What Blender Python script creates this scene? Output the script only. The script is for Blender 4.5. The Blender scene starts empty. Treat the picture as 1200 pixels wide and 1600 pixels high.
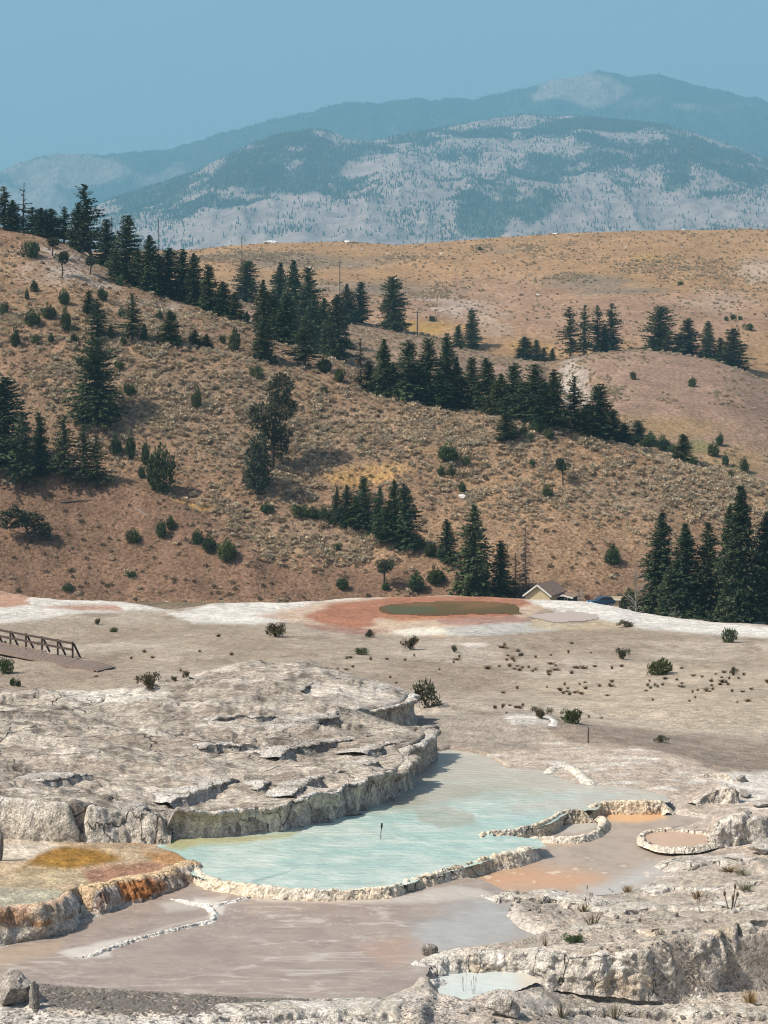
import bpy, math, random
import numpy as np
from mathutils import Vector
from mathutils.bvhtree import BVHTree

# ------------------------------------------------------------------ camera
F_PX, CU, CV, HORIZON = 3422.0, 600.0, 800.0, 620.0
PITCH = math.atan((CV - HORIZON) / F_PX)
scene = bpy.context.scene
COL = scene.collection
cam_data = bpy.data.cameras.new('camera')
cam = bpy.data.objects.new('camera', cam_data)
COL.objects.link(cam)
cam.location = (0, 0, 0)
cam.rotation_euler = (math.pi / 2 - PITCH, 0, 0)
cam_data.sensor_fit = 'VERTICAL'
cam_data.angle = 2 * math.atan(800.0 / F_PX)
cam_data.clip_start = 0.5
cam_data.clip_end = 60000
scene.camera = cam

# ------------------------------------------------------------------ sky, sun, exposure
SUN_EL, SUN_AZ = math.radians(50), math.radians(200)     # azimuth of the sun in plan, counter-clockwise from +X
world = bpy.data.worlds.new('World')
scene.world = world
world.use_nodes = True
wn = world.node_tree
bg = wn.nodes['Background']
sky = wn.nodes.new('ShaderNodeTexSky')
sky.sky_type = 'NISHITA'
sky.sun_disc = False
sky.sun_elevation = SUN_EL
sky.sun_rotation = math.radians(90) - SUN_AZ
sky.altitude = 0
sky.air_density = 1.0
sky.dust_density = 2.0
sky.ozone_density = 0.6
wn.links.new(sky.outputs[0], bg.inputs[0])
bg.inputs[1].default_value = 0.125
sun_data = bpy.data.lights.new('sun', 'SUN')
sun_data.energy = 5.0
sun_data.angle = math.radians(0.53)
sun_data.color = (1.0, 0.94, 0.85)
sun = bpy.data.objects.new('sun', sun_data)
COL.objects.link(sun)
to_sun = Vector((math.cos(SUN_EL) * math.cos(SUN_AZ), math.cos(SUN_EL) * math.sin(SUN_AZ), math.sin(SUN_EL)))
sun.rotation_euler = to_sun.to_track_quat('Z', 'Y').to_euler()
scene.view_settings.view_transform = 'Standard'
scene.view_settings.look = 'None'
scene.view_settings.exposure = 0.2
scene.view_settings.gamma = 1.0
scene.view_settings.use_curve_mapping = False
scene.render.engine = 'CYCLES'
cy = scene.cycles
cy.max_bounces = 5
cy.diffuse_bounces = 2
cy.glossy_bounces = 2
cy.transmission_bounces = 2
cy.volume_bounces = 0
cy.transparent_max_bounces = 4
cy.use_denoising = True
cy.filter_width = 1.1
cy.use_adaptive_sampling = True
cy.adaptive_threshold = 0.015

# ------------------------------------------------------------------ helpers
SP_, CP_ = math.sin(PITCH), math.cos(PITCH)
def ray(u, v):
    """direction through the photograph's pixel (1200 x 1600), scaled so that its Y is 1"""
    u = np.asarray(u, float); v = np.asarray(v, float)
    a = (u - CU) / F_PX; b = (CV - v) / F_PX
    dy = b * SP_ + CP_; dz = b * CP_ - SP_
    return a / dy, dz / dy
def at_d(u, v, D):
    rx, rz = ray(u, v)
    D = np.asarray(D, float)
    return np.stack([rx * D, D + 0 * rx, rz * D], -1)
def at_z(u, v, z):
    rx, rz = ray(u, v)
    return at_d(u, v, np.asarray(z, float) / rz)
def to_px(P):
    P = np.asarray(P, float)
    X, Y, Z = P[..., 0], P[..., 1], P[..., 2]
    dep = Y * CP_ - Z * SP_
    up = Y * SP_ + Z * CP_
    return CU + F_PX * X / dep, CV - F_PX * up / dep

def _h(ix, iy, iz, seed):
    n = (ix * np.uint32(374761393) + iy * np.uint32(668265263) + iz * np.uint32(2147483647) + np.uint32((seed * 974634777 + 12345) & 0xffffffff))
    n = (n ^ (n >> np.uint32(13))) * np.uint32(1274126177)
    n = n ^ (n >> np.uint32(16))
    n = n * np.uint32(2246822519)
    n = n ^ (n >> np.uint32(15))
    return (n & np.uint32(0xffffff)).astype(np.float32) * np.float32(1 / 0xffffff)
def noise2(x, y, seed=0):
    x = np.asarray(x, float) + 10000.37; y = np.asarray(y, float) + 10000.71
    fx = np.floor(x); fy = np.floor(y)
    ax = (x - fx).astype(np.float32); ay = (y - fy).astype(np.float32)
    ax = ax * ax * (3 - 2 * ax); ay = ay * ay * (3 - 2 * ay)
    ix = fx.astype(np.int64).astype(np.uint32); iy = fy.astype(np.int64).astype(np.uint32)
    o = np.uint32(1); z = np.zeros_like(ix)
    a = _h(ix, iy, z, seed); b = _h(ix + o, iy, z, seed); c = _h(ix, iy + o, z, seed); d = _h(ix + o, iy + o, z, seed)
    return (a + (b - a) * ax) * (1 - ay) + (c + (d - c) * ax) * ay
def noise3(x, y, z, seed=0):
    z = np.asarray(z, float) + 10000.13
    fz = np.floor(z); az = z - fz; az = az * az * (3 - 2 * az)
    k = fz.astype(int)
    out = 0
    lo = noise2(x + (k % 97) * 31.7, y + (k % 89) * 17.3, seed)
    k1 = k + 1
    hi = noise2(x + (k1 % 97) * 31.7, y + (k1 % 89) * 17.3, seed)
    return lo + (hi - lo) * az
def fbm2(x, y, seed=0, octaves=4, gain=0.5, lac=2.07):
    s = 0; a = 1.0; t = 0
    for i in range(octaves):
        s = s + a * (noise2(x, y, seed + i * 7) - 0.5); t += a
        a *= gain; x = x * lac + 3.1; y = y * lac + 1.7
    return s / t * 2
def fbm3(x, y, z, seed=0, octaves=3, gain=0.5):
    s = 0; a = 1.0; t = 0
    for i in range(octaves):
        s = s + a * (noise3(x, y, z, seed + i * 7) - 0.5); t += a
        a *= gain; x = x * 2.07 + 3.1; y = y * 2.07 + 1.7; z = z * 2.07 + .9
    return s / t * 2
def sstep(a, b, x):
    t = np.clip((x - a) / (b - a), 0, 1)
    return t * t * (3 - 2 * t)
def mix(a, b, t):
    return a + (b - a) * t
def poly_sd(poly, x, y, cap=1e9):
    """signed distance to a closed polygon, positive inside"""
    poly = np.asarray(poly, float)
    x = np.asarray(x, np.float32); y = np.asarray(y, np.float32)
    out = np.full(x.shape, -cap, np.float32)
    m = cap if cap < 1e8 else 1e9
    sel = (x > poly[:, 0].min() - m) & (x < poly[:, 0].max() + m) & (y > poly[:, 1].min() - m) & (y < poly[:, 1].max() + m)
    px, py = x[sel], y[sel]
    d2 = np.full(px.shape, 1e18, np.float32); ins = np.zeros(px.shape, bool)
    for i in range(len(poly)):
        ax, ay = poly[i - 1]; bx, by = poly[i]
        ex, ey = bx - ax, by - ay
        L = ex * ex + ey * ey + 1e-12
        t = np.clip(((px - ax) * ex + (py - ay) * ey) / L, 0, 1)
        qx = px - ax - t * ex; qy = py - ay - t * ey
        np.minimum(d2, qx * qx + qy * qy, out=d2)
        if ay != by:
            c = ((ay > py) != (by > py)) & (px < (bx - ax) * (py - ay) / (by - ay) + ax)
            ins ^= c
    d = np.sqrt(d2)
    out[sel] = np.maximum(np.where(ins, d, -d), -cap)
    return out
def line_d(line, x, y):
    line = np.asarray(line, float)
    d2 = np.full(np.shape(x), 1e18)
    for i in range(1, len(line)):
        ax, ay = line[i - 1]; bx, by = line[i]
        ex, ey = bx - ax, by - ay
        t = np.clip(((x - ax) * ex + (y - ay) * ey) / (ex * ex + ey * ey + 1e-12), 0, 1)
        d2 = np.minimum(d2, (x - ax - t * ex) ** 2 + (y - ay - t * ey) ** 2)
    return np.sqrt(d2)
class RBF:
    """thin plate surface through control points (x, y, z)"""
    def __init__(s, pts, lam=0.5):
        P = np.asarray(pts, float); s.c = P[:, :2]; n = len(P)
        d = np.hypot(*(s.c[:, None, :] - s.c[None]).transpose(2, 0, 1))
        K = np.where(d > 0, d * d * np.log(np.maximum(d, 1e-9)), 0) + lam * np.eye(n)
        Q = np.c_[np.ones(n), s.c]
        A = np.block([[K, Q], [Q.T, np.zeros((3, 3))]])
        s.w = np.linalg.solve(A, np.r_[P[:, 2], 0, 0, 0])
    def __call__(s, x, y):
        x = np.asarray(x, float); y = np.asarray(y, float)
        n = len(s.c)
        out = s.w[n] + s.w[n + 1] * x + s.w[n + 2] * y
        for i in range(n):
            r2 = (x - s.c[i, 0]) ** 2 + (y - s.c[i, 1]) ** 2 + 1e-9
            out = out + s.w[i] * 0.5 * r2 * np.log(r2)
        return out

def tag(o, label=None, cat=None, group=None, kind=None):
    if label: o['label'] = label
    if cat: o['category'] = cat
    if group: o['group'] = group
    if kind: o['kind'] = kind
    return o
def make_mesh(name, V, Fq, cols=None, smooth=True):
    """V (n,3); Fq (m,3) or (m,4) int array or list of such arrays; cols (n,3)"""
    if not isinstance(Fq, list): Fq = [Fq]
    Fq = [np.asarray(f, np.int32) for f in Fq if len(f)]
    me = bpy.data.meshes.new(name)
    V = np.ascontiguousarray(V, np.float32)
    me.vertices.add(len(V)); me.vertices.foreach_set('co', V.ravel())
    loops = np.concatenate([f.ravel() for f in Fq]) if Fq else np.zeros(0, np.int32)
    sizes = np.concatenate([np.full(len(f), f.shape[1], np.int32) for f in Fq]) if Fq else np.zeros(0, np.int32)
    if len(loops):
        me.loops.add(len(loops)); me.loops.foreach_set('vertex_index', loops)
        me.polygons.add(len(sizes))
        me.polygons.foreach_set('loop_start', np.r_[0, np.cumsum(sizes)[:-1]].astype(np.int32))
        me.polygons.foreach_set('use_smooth', np.full(len(sizes), smooth, bool))
    me.update(calc_edges=True)
    if cols is not None:
        at = me.color_attributes.new('Col', 'FLOAT_COLOR', 'POINT')
        c = np.ones((len(V), 4), np.float32); c[:, :3] = np.clip(cols, 0, 1)
        at.data.foreach_set('color', c.ravel())
    return me
def link(name, me, mat=None, parent=None):
    o = bpy.data.objects.new(name, me)
    COL.objects.link(o)
    if mat is not None and me is not None and not me.materials: me.materials.append(mat)
    if parent is not None: o.parent = parent
    return o
def empty(name, loc=(0, 0, 0), rz=0.0):
    o = bpy.data.objects.new(name, None); COL.objects.link(o)
    o.location = loc; o.rotation_euler = (0, 0, rz); o.empty_display_size = 0.2
    return o
def grid_faces(nr, nc, mask=None):
    i = np.arange(nr - 1)[:, None] * nc + np.arange(nc - 1)[None]
    f = np.stack([i, i + 1, i + nc + 1, i + nc], -1)
    if mask is not None: f = f[mask]
    return f.reshape(-1, 4)

# ------------------------------------------------------------------ materials
def nodes_of(name):
    m = bpy.data.materials.new(name); m.use_nodes = True
    nt = m.node_tree
    return m, nt, nt.nodes['Principled BSDF']
def N(nt, t, **kw):
    n = nt.nodes.new(t)
    for k, v in kw.items(): setattr(n, k, v)
    return n
def mathn(nt, op, a, b=None, c=None, clamp=False):
    n = N(nt, 'ShaderNodeMath', operation=op); n.use_clamp = clamp
    for i, x in enumerate((a, b, c)):
        if x is None: continue
        if isinstance(x, (int, float)): n.inputs[i].default_value = x
        else: nt.links.new(x, n.inputs[i])
    return n.outputs[0]
def tex(nt, scale, detail=3.0, rough=0.55, coord=None, stretch=None):
    n = N(nt, 'ShaderNodeTexNoise'); n.inputs['Scale'].default_value = scale
    n.inputs['Detail'].default_value = detail; n.inputs['Roughness'].default_value = rough
    src = coord
    if stretch is not None:
        mp = N(nt, 'ShaderNodeMapping'); mp.inputs['Scale'].default_value = stretch
        nt.links.new(src, mp.inputs['Vector']); src = mp.outputs[0]
    nt.links.new(src, n.inputs['Vector'])
    return n.outputs[0]
def ground_mat(name, vary, bumps, rough=0.9, spec=0.25, dist=1.0, col=None, cracks=()):
    """vertex colour times a few noises; bumps = [(scale, height in m, stretch)]"""
    m, nt, bs = nodes_of(name)
    tc = N(nt, 'ShaderNodeTexCoord').outputs['Object']
    if col is None:
        a = N(nt, 'ShaderNodeVertexColor'); a.layer_name = 'Col'; c = a.outputs[0]
    else:
        a = N(nt, 'ShaderNodeRGB'); a.outputs[0].default_value = (*col, 1); c = a.outputs[0]
    for (sc, lo, hi, st) in vary:
        t = tex(nt, sc, 4, .6, tc, st)
        mr = N(nt, 'ShaderNodeMapRange'); mr.inputs['From Min'].default_value = 0.38; mr.inputs['From Max'].default_value = 0.62
        mr.inputs['To Min'].default_value = lo; mr.inputs['To Max'].default_value = hi; mr.clamp = True
        nt.links.new(t, mr.inputs['Value'])
        vm = N(nt, 'ShaderNodeVectorMath', operation='SCALE')
        nt.links.new(c, vm.inputs[0]); nt.links.new(mr.outputs[0], vm.inputs['Scale']); c = vm.outputs[0]
    h = None
    for (sc, width, dark, depth, st) in cracks:
        mp = N(nt, 'ShaderNodeMapping'); mp.inputs['Scale'].default_value = st or (1, 1, 1)
        nt.links.new(tc, mp.inputs['Vector'])
        dn = N(nt, 'ShaderNodeTexNoise'); dn.inputs['Scale'].default_value = sc * 1.3; dn.inputs['Detail'].default_value = 4
        nt.links.new(mp.outputs[0], dn.inputs['Vector'])
        vs = N(nt, 'ShaderNodeVectorMath', operation='SCALE'); vs.inputs['Scale'].default_value = 1.1 / sc
        nt.links.new(dn.outputs['Color'], vs.inputs[0])
        va = N(nt, 'ShaderNodeVectorMath', operation='ADD'); nt.links.new(mp.outputs[0], va.inputs[0]); nt.links.new(vs.outputs[0], va.inputs[1])
        vo = N(nt, 'ShaderNodeTexVoronoi', feature='DISTANCE_TO_EDGE'); vo.inputs['Scale'].default_value = sc
        nt.links.new(va.outputs[0], vo.inputs['Vector'])
        gate = tex(nt, sc * .45, 3, .6, tc)
        wd = mathn(nt, 'MULTIPLY', mathn(nt, 'SUBTRACT', gate, .38, clamp=True), width * 5)
        k = mathn(nt, 'SUBTRACT', 1.0, mathn(nt, 'DIVIDE', vo.outputs['Distance'], mathn(nt, 'ADD', wd, .0005), clamp=True), clamp=True)
        sc_ = mathn(nt, 'MULTIPLY_ADD', k, -dark, 1.0)
        vm = N(nt, 'ShaderNodeVectorMath', operation='SCALE'); nt.links.new(c, vm.inputs[0]); nt.links.new(sc_, vm.inputs['Scale']); c = vm.outputs[0]
        t = mathn(nt, 'MULTIPLY', k, -depth); h = t if h is None else mathn(nt, 'ADD', h, t)
    nt.links.new(c, bs.inputs['Base Color'])
    for (sc, amp, st) in bumps:
        t = mathn(nt, 'MULTIPLY', tex(nt, sc, 5, .6, tc, st), amp)
        h = t if h is None else mathn(nt, 'ADD', h, t)
    if h is not None:
        b = N(nt, 'ShaderNodeBump'); b.inputs['Strength'].default_value = 1.0; b.inputs['Distance'].default_value = dist
        nt.links.new(h, b.inputs['Height']); nt.links.new(b.outputs[0], bs.inputs['Normal'])
    bs.inputs['Roughness'].default_value = rough
    bs.inputs['Specular IOR Level'].default_value = spec
    return m
def plain_mat(name, col, rough=0.7, spec=0.3, metallic=0.0, vary=None, obj_random=0.0, trans=0.0):
    m, nt, bs = nodes_of(name)
    bs.inputs['Roughness'].default_value = rough
    bs.inputs['Specular IOR Level'].default_value = spec
    bs.inputs['Metallic'].default_value = metallic
    a = N(nt, 'ShaderNodeRGB'); a.outputs[0].default_value = (*col, 1); c = a.outputs[0]
    fac = None
    if vary:
        tc = N(nt, 'ShaderNodeTexCoord').outputs['Object']
        t = tex(nt, vary[0], 3, .6, tc, vary[3] if len(vary) > 3 else None)
        mr = N(nt, 'ShaderNodeMapRange'); mr.inputs['From Min'].default_value = 0.3; mr.inputs['From Max'].default_value = 0.7
        mr.inputs['To Min'].default_value = vary[1]; mr.inputs['To Max'].default_value = vary[2]
        nt.links.new(t, mr.inputs['Value']); fac = mr.outputs[0]
    if obj_random:
        oi = N(nt, 'ShaderNodeObjectInfo')
        r = mathn(nt, 'MULTIPLY_ADD', oi.outputs['Random'], 2 * obj_random, 1 - obj_random)
        fac = r if fac is None else mathn(nt, 'MULTIPLY', fac, r)
    if fac is not None:
        vm = N(nt, 'ShaderNodeVectorMath', operation='SCALE')
        nt.links.new(c, vm.inputs[0]); nt.links.new(fac, vm.inputs['Scale']); c = vm.outputs[0]
    nt.links.new(c, bs.inputs['Base Color'])
    return m

# ------------------------------------------------------------------ hills and mountains
def smooth1(a, k):
    if k < 1: return a
    w = np.hanning(2 * k + 3)[1:-1]; w /= w.sum()
    return np.convolve(np.pad(a, k, mode='edge'), w, mode='valid')
class Sheet: pass
def sheet(us, lines, rows, back_len, back_drop, back_rows=12, ease=1.6, sm=3):
    us = np.asarray(us, float); nc = len(us)
    ts = np.array([l[0] for l in lines])
    vs = np.array([smooth1(np.interp(us, *np.array(l[1], float).T), sm) for l in lines])
    Ds = np.array([smooth1(np.interp(us, *np.array(l[2], float).T), sm * 2) for l in lines])
    t = np.linspace(0, 1, rows)
    Vp = np.zeros((rows, nc)); D = np.zeros((rows, nc))
    for i, ti in enumerate(t):
        k = min(np.searchsorted(ts, ti, 'right') - 1, len(ts) - 2)
        s = (ti - ts[k]) / (ts[k + 1] - ts[k])
        D[i] = mix(Ds[k], Ds[k + 1], s)
        sv = 1 - (1 - s) ** ease if k == len(ts) - 2 else s
        Vp[i] = mix(vs[k], vs[k + 1], sv)
    P = at_d(us[None].repeat(rows, 0), Vp, D)
    b = np.linspace(0, 1, back_rows + 1)[1:]
    R = P[-1]
    B = np.zeros((back_rows, nc, 3))
    for i, bi in enumerate(b):
        k = 1 + bi * back_len / R[:, 1]
        B[i, :, 0] = R[:, 0] * k; B[i, :, 1] = R[:, 1] * k
        B[i, :, 2] = R[:, 2] - back_drop * (bi ** 1.4)
    S = Sheet()
    S.P = np.concatenate([P, B]); S.nr = rows + back_rows; S.nc = nc; S.rows = rows
    S.U = us[None].repeat(S.nr, 0); S.Vp = np.concatenate([Vp, np.repeat(Vp[-1:], back_rows, 0)])
    S.ridge = (us, vs[-1])
    return S
def finish_sheet(S, name, cols, mat, kind='structure', label=None):
    me = make_mesh(name, S.P.reshape(-1, 3), grid_faces(S.nr, S.nc), cols.reshape(-1, 3))
    o = link(name, me, mat)
    tag(o, label, None, None, kind)
    S.obj = o
    return o
def bvh_of(P, nr, nc):
    return BVHTree.FromPolygons(P.reshape(-1, 3).tolist(), grid_faces(nr, nc).tolist())
def blob(U, V, cu, cv, ru, rv, soft=0.5):
    """soft ellipse mask in layout space"""
    r = np.sqrt(((U - cu) / ru) ** 2 + ((V - cv) / rv) ** 2)
    return 1 - sstep(1 - soft, 1 + soft * .6, r)
def lerpc(c, col, m):
    return c + (np.array(col) - c) * m[..., None]

# --- the near hillside
N_RIDGE = [(-400, 325), (0, 358), (60, 368), (110, 385), (180, 428), (260, 462), (340, 486), (427, 522), (537, 567), (583, 603), (660, 622), (750, 638), (882, 659), (957, 685), (987, 692), (1092, 728), (1150, 745), (1200, 760), (1350, 830), (1600, 930)]
N_FOLD = [(-400, 510), (0, 522), (130, 536), (260, 542), (350, 556), (430, 583), (540, 614), (600, 628), (660, 640), (750, 655), (882, 676), (987, 708), (1092, 742), (1200, 774), (1350, 842), (1600, 940)]
nU = np.linspace(-380, 1580, 490)
NH = sheet(nU, [(0, [(-400, 1020), (1600, 1020)], [(-400, 392), (1600, 392)]),
                (.62, N_FOLD, [(-400, 486), (0, 480), (500, 475), (1200, 452), (1600, 430)]),
                (1, N_RIDGE, [(-400, 575), (0, 560), (300, 540), (560, 505), (1200, 476), (1600, 450)])], 330, 70, 26)
x, y = NH.P[..., 0], NH.P[..., 1]
U, Vp = NH.U, NH.Vp
fade = sstep(0, .12, (np.interp(U, *np.array([(-400, 1), (1600, 1)]).T)) * 1.0)
crest = 2.2 * np.exp(-(line_d([(-300, 720), (0, 738), (150, 760), (260, 800), (390, 880)], U, Vp) / 26) ** 2)
crest += 1.8 * np.exp(-(line_d([(430, 800), (560, 835), (680, 880), (760, 930)], U, Vp) / 22) ** 2)
crest -= 1.6 * np.exp(-(line_d([(470, 780), (600, 800), (700, 850), (790, 920)], U, Vp) / 24) ** 2)
crest += 1.5 * np.exp(-(line_d([(560, 690), (700, 720), (850, 690)], U, Vp) / 30) ** 2)
NH.P[..., 2] += crest + 1.6 * fbm2(x / 22, y / 22, 3, 4) + .35 * fbm2(x / 4, y / 4, 9, 3)
n1 = fbm2(x / 13, y / 13, 21, 4); n2 = fbm2(x / 4, y / 6, 25, 4); n3 = fbm2(x / 40, y / 40, 31, 3)
c = np.zeros(U.shape + (3,)) + np.array((.255, .160, .098))
c = lerpc(c, (.31, .195, .11), sstep(-.25, .35, n1 + n3 * .6) * .8)              # dry grass
wu, wv = U + 26 * n2, Vp + 14 * n1
dirt = np.maximum.reduce([blob(wu, wv, 90, 850, 330, 105, .35), blob(wu, wv, 420, 915, 300, 38, .4), blob(wu, wv, 900, 890, 170, 60, .5) * .7])
c = lerpc(c, (.185, .112, .072), dirt * .9)
gold = np.maximum.reduce([blob(wu, wv, 565, 737, 70, 14, .5), blob(wu, wv, 305, 793, 32, 9, .5), blob(wu, wv, 660, 715, 40, 8, .5) * .8])
c = lerpc(c, (.46, .27, .10), gold)
tan_ = np.maximum.reduce([blob(wu, wv, 110, 440, 120, 70, .5), blob(wu, wv, 420, 575, 150, 14, .6), blob(wu, wv, 640, 830, 60, 50, .5), blob(wu, wv, 800, 735, 150, 40, .6), blob(wu, wv, 870, 840, 200, 90, .6) * .8, blob(wu, wv, 700, 640, 160, 20, .6), blob(wu, wv, 1175, 780, 40, 12, .5)])
c = lerpc(c, (.30, .195, .115), tan_ * .75)
gravel = np.maximum.reduce([blob(wu, wv, 100, 410, 60, 40, .5), blob(wu, wv, 160, 440, 40, 18, .5), blob(wu, wv, 250, 480, 60, 12, .6) * .7])
c = lerpc(c, (.37, .30, .24), gravel * (.55 + .45 * sstep(-.1, .3, n2)))
greyish = np.maximum.reduce([blob(wu, wv, 560, 680, 330, 60, .6), blob(wu, wv, 520, 840, 130, 40, .6), blob(wu, wv, 1030, 770, 150, 40, .6), blob(wu, wv, 250, 620, 200, 60, .6)])
c = lerpc(c, (.27, .195, .13), greyish * .6)
c *= (1 + .22 * n2 + .10 * n1)[..., None]
NH.dirt, NH.gold, NH.tan, NH.gravel = dirt, gold, tan_, gravel
NH.n1, NH.n2, NH.n3 = n1, n2, n3
m_hill = ground_mat('hillside_soil', [(1.6, .68, 1.32, None), (5.0, .75, 1.25, None), (.25, .88, 1.12, None)], [(1.2, .5, None), (4.0, .2, None)], .95, .1)
finish_sheet(NH, 'hillside', c, m_hill)

# --- the mound behind it, and the golden hill
M_RIDGE = [(-400, 420), (200, 440), (440, 482), (544, 502), (586, 510), (616, 517), (660, 524), (704, 537), (742, 549), (825, 562), (887, 562), (933, 553), (987, 549), (1054, 555), (1117, 566), (1158, 580), (1200, 601), (1400, 690), (1600, 780)]
mU = np.linspace(-380, 1580, 300)
MH = sheet(mU, [(0, [(u, v + 70) for u, v in N_RIDGE], [(-400, 640), (500, 590), (1200, 545), (1600, 530)]),
                (1, M_RIDGE, [(-400, 800), (500, 770), (900, 720), (1200, 690), (1600, 660)])], 150, 90, 22)
x, y = MH.P[..., 0], MH.P[..., 1]; U, Vp = MH.U, MH.Vp
MH.P[..., 2] += 1.5 * fbm2(x / 40, y / 40, 4, 4) - 6 * np.exp(-(line_d([(860, 585), (905, 600), (930, 640)], U, Vp) / 16) ** 2)
n1 = fbm2(x / 22, y / 22, 41, 4); n2 = fbm2(x / 7, y / 9, 45, 4)
wu, wv = U + 26 * n2, Vp + 12 * n1
c = np.zeros(U.shape + (3,)) + np.array((.275, .18, .125))
c = lerpc(c, (.28, .195, .125), sstep(-.2, .4, n1) * .6)
c = lerpc(c, (.30, .20, .10), np.maximum(blob(wu, wv, 1000, 665, 150, 18, .6), blob(wu, wv, 1130, 720, 90, 30, .6)) * .8)
c = lerpc(c, (.16, .15, .06), np.maximum(blob(wu, wv, 1085, 695, 40, 14, .5), blob(wu, wv, 1150, 740, 30, 12, .5)) * .75)
c = lerpc(c, (.42, .36, .30), blob(wu, wv, 890, 600, 30, 38, .4) * .85)
c *= (1 + .2 * n2)[..., None]
MH.n1, MH.n2 = n1, n2
m_hill2 = ground_mat('far_slope_soil', [(.9, .75, 1.25, None), (.12, .88, 1.12, None)], [(.8, .7, None)], .95, .1)
finish_sheet(MH, 'slope_behind_tree_belt', c, m_hill2)

F_RIDGE = [(-400, 405), (0, 398), (290, 391), (350, 384), (420, 379), (540, 379), (620, 383), (700, 377), (780, 371), (900, 363), (1060, 359), (1200, 359), (1600, 372)]
fU = np.linspace(-380, 1580, 330)
FH = sheet(fU, [(0, [(u, v + 60) for u, v in M_RIDGE], [(-400, 860), (900, 790), (1600, 760)]),
                (.35, [(-400, 470), (300, 490), (600, 490), (900, 500), (1200, 520), (1600, 600)], [(-400, 930), (900, 880), (1600, 850)]),
                (1, F_RIDGE, [(-400, 1180), (900, 1150), (1600, 1150)])], 170, 150, 30, ease=1.35)
x, y = FH.P[..., 0], FH.P[..., 1]; U, Vp = FH.U, FH.Vp
rel = sstep(0, 30, Vp - np.interp(U, *np.array(F_RIDGE, float).T))
FH.P[..., 2] += (3.2 * rel + .6) * fbm2(x / 60, y / 60, 5, 4)
n1 = fbm2(x / 35, y / 50, 51, 4); n2 = fbm2(x / 9, y / 16, 55, 4)
wu, wv = U + 40 * n2, Vp + 12 * n1
c = np.zeros(U.shape + (3,)) + np.array((.325, .20, .105))
c = lerpc(c, (.345, .215, .12), sstep(-.2, .3, n1) * .6)
c = lerpc(c, (.29, .185, .125), np.maximum.reduce([blob(wu, wv, 720, 470, 260, 40, .5), blob(wu, wv, 1000, 500, 250, 45, .5), blob(wu, wv, 600, 520, 150, 30, .5)]) * .8)
c = lerpc(c, (.42, .33, .26), np.maximum.reduce([blob(wu, wv, 715, 475, 38, 16, .5), blob(wu, wv, 670, 462, 26, 8, .5), blob(wu, wv, 1185, 420, 40, 22, .6) * .8, blob(wu, wv, 765, 500, 30, 30, .5) * .5, blob(wu, wv, 1130, 480, 60, 20, .6) * .4]) * .8)
c = lerpc(c, (.36, .22, .07), np.maximum.reduce([blob(wu, wv, 660, 510, 55, 14, .5), blob(wu, wv, 1020, 405, 40, 12, .5) * .6, blob(wu, wv, 830, 545, 40, 14, .5) * .6]) * .8)
c = lerpc(c, (.21, .17, .125), np.maximum.reduce([blob(wu, wv, 450, 405, 190, 14, .6), blob(wu, wv, 540, 448, 190, 16, .6) * .9, blob(wu, wv, 920, 440, 70, 12, .5), blob(wu, wv, 970, 455, 70, 10, .5), blob(wu, wv, 790, 388, 60, 5, .6) * .6]) * .75)
c *= (1 + .16 * n2)[..., None]
FH.n1, FH.n2 = n1, n2
m_hill3 = ground_mat('golden_hill_soil', [(.5, .8, 1.2, None), (.06, .9, 1.1, None)], [(.4, 1.0, None)], .95, .1)
finish_sheet(FH, 'golden_hill', c, m_hill3)

# --- the mountains
MS = 1.7
def far(l): return [(u, d * MS) for u, d in l]
RF_RIDGE = [(-400, 420), (0, 385), (100, 345), (165, 315), (240, 292), (310, 265), (370, 235), (425, 214), (480, 204), (505, 207), (550, 217), (600, 217), (675, 203), (750, 188), (815, 178), (880, 184), (960, 187), (1040, 196), (1100, 213), (1200, 250), (1400, 300), (1600, 340)]
rU = np.linspace(-380, 1580, 440)
RF = sheet(rU, [(0, [(-400, 470), (1600, 440)], far([(-400, 4600), (1600, 4600)])),
                (.45, [(-400, 445), (0, 390), (165, 350), (480, 330), (800, 320), (1200, 340), (1600, 400)], far([(-400, 5200), (1600, 5300)])),
                (1, RF_RIDGE, far([(-400, 6000), (300, 6200), (800, 6900), (1200, 6700), (1600, 6700)]))], 230, 2000, 600, ease=1.15, sm=1)
def ridged(x, y, seed, octv=5):
    s = 0; a = 1.0; tot = 0
    for i in range(octv):
        s = s + a * (1 - np.abs(2 * noise2(x, y, seed + i * 5) - 1)); tot += a; a *= .5; x = x * 2.1 + 5; y = y * 2.1 + 3
    return s / tot
x, y = RF.P[..., 0] / MS, RF.P[..., 1] / MS; U, Vp = RF.U, RF.Vp
rel = sstep(0, 70, Vp - np.interp(U, *np.array(RF_RIDGE, float).T))
RF.P[..., 2] += MS * (140 * rel + 10) * (ridged(x / 560, y / 1700, 11) - .62) + MS * 10 * fbm2(x / 80, y / 80, 13, 3)
n1 = fbm2(x / 420, y / 900, 61, 4); n2 = fbm2(x / 110, y / 240, 65, 4)
wu, wv = U + 34 * n1 + 14 * n2, Vp + 22 * n1 + 8 * n2
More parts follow.
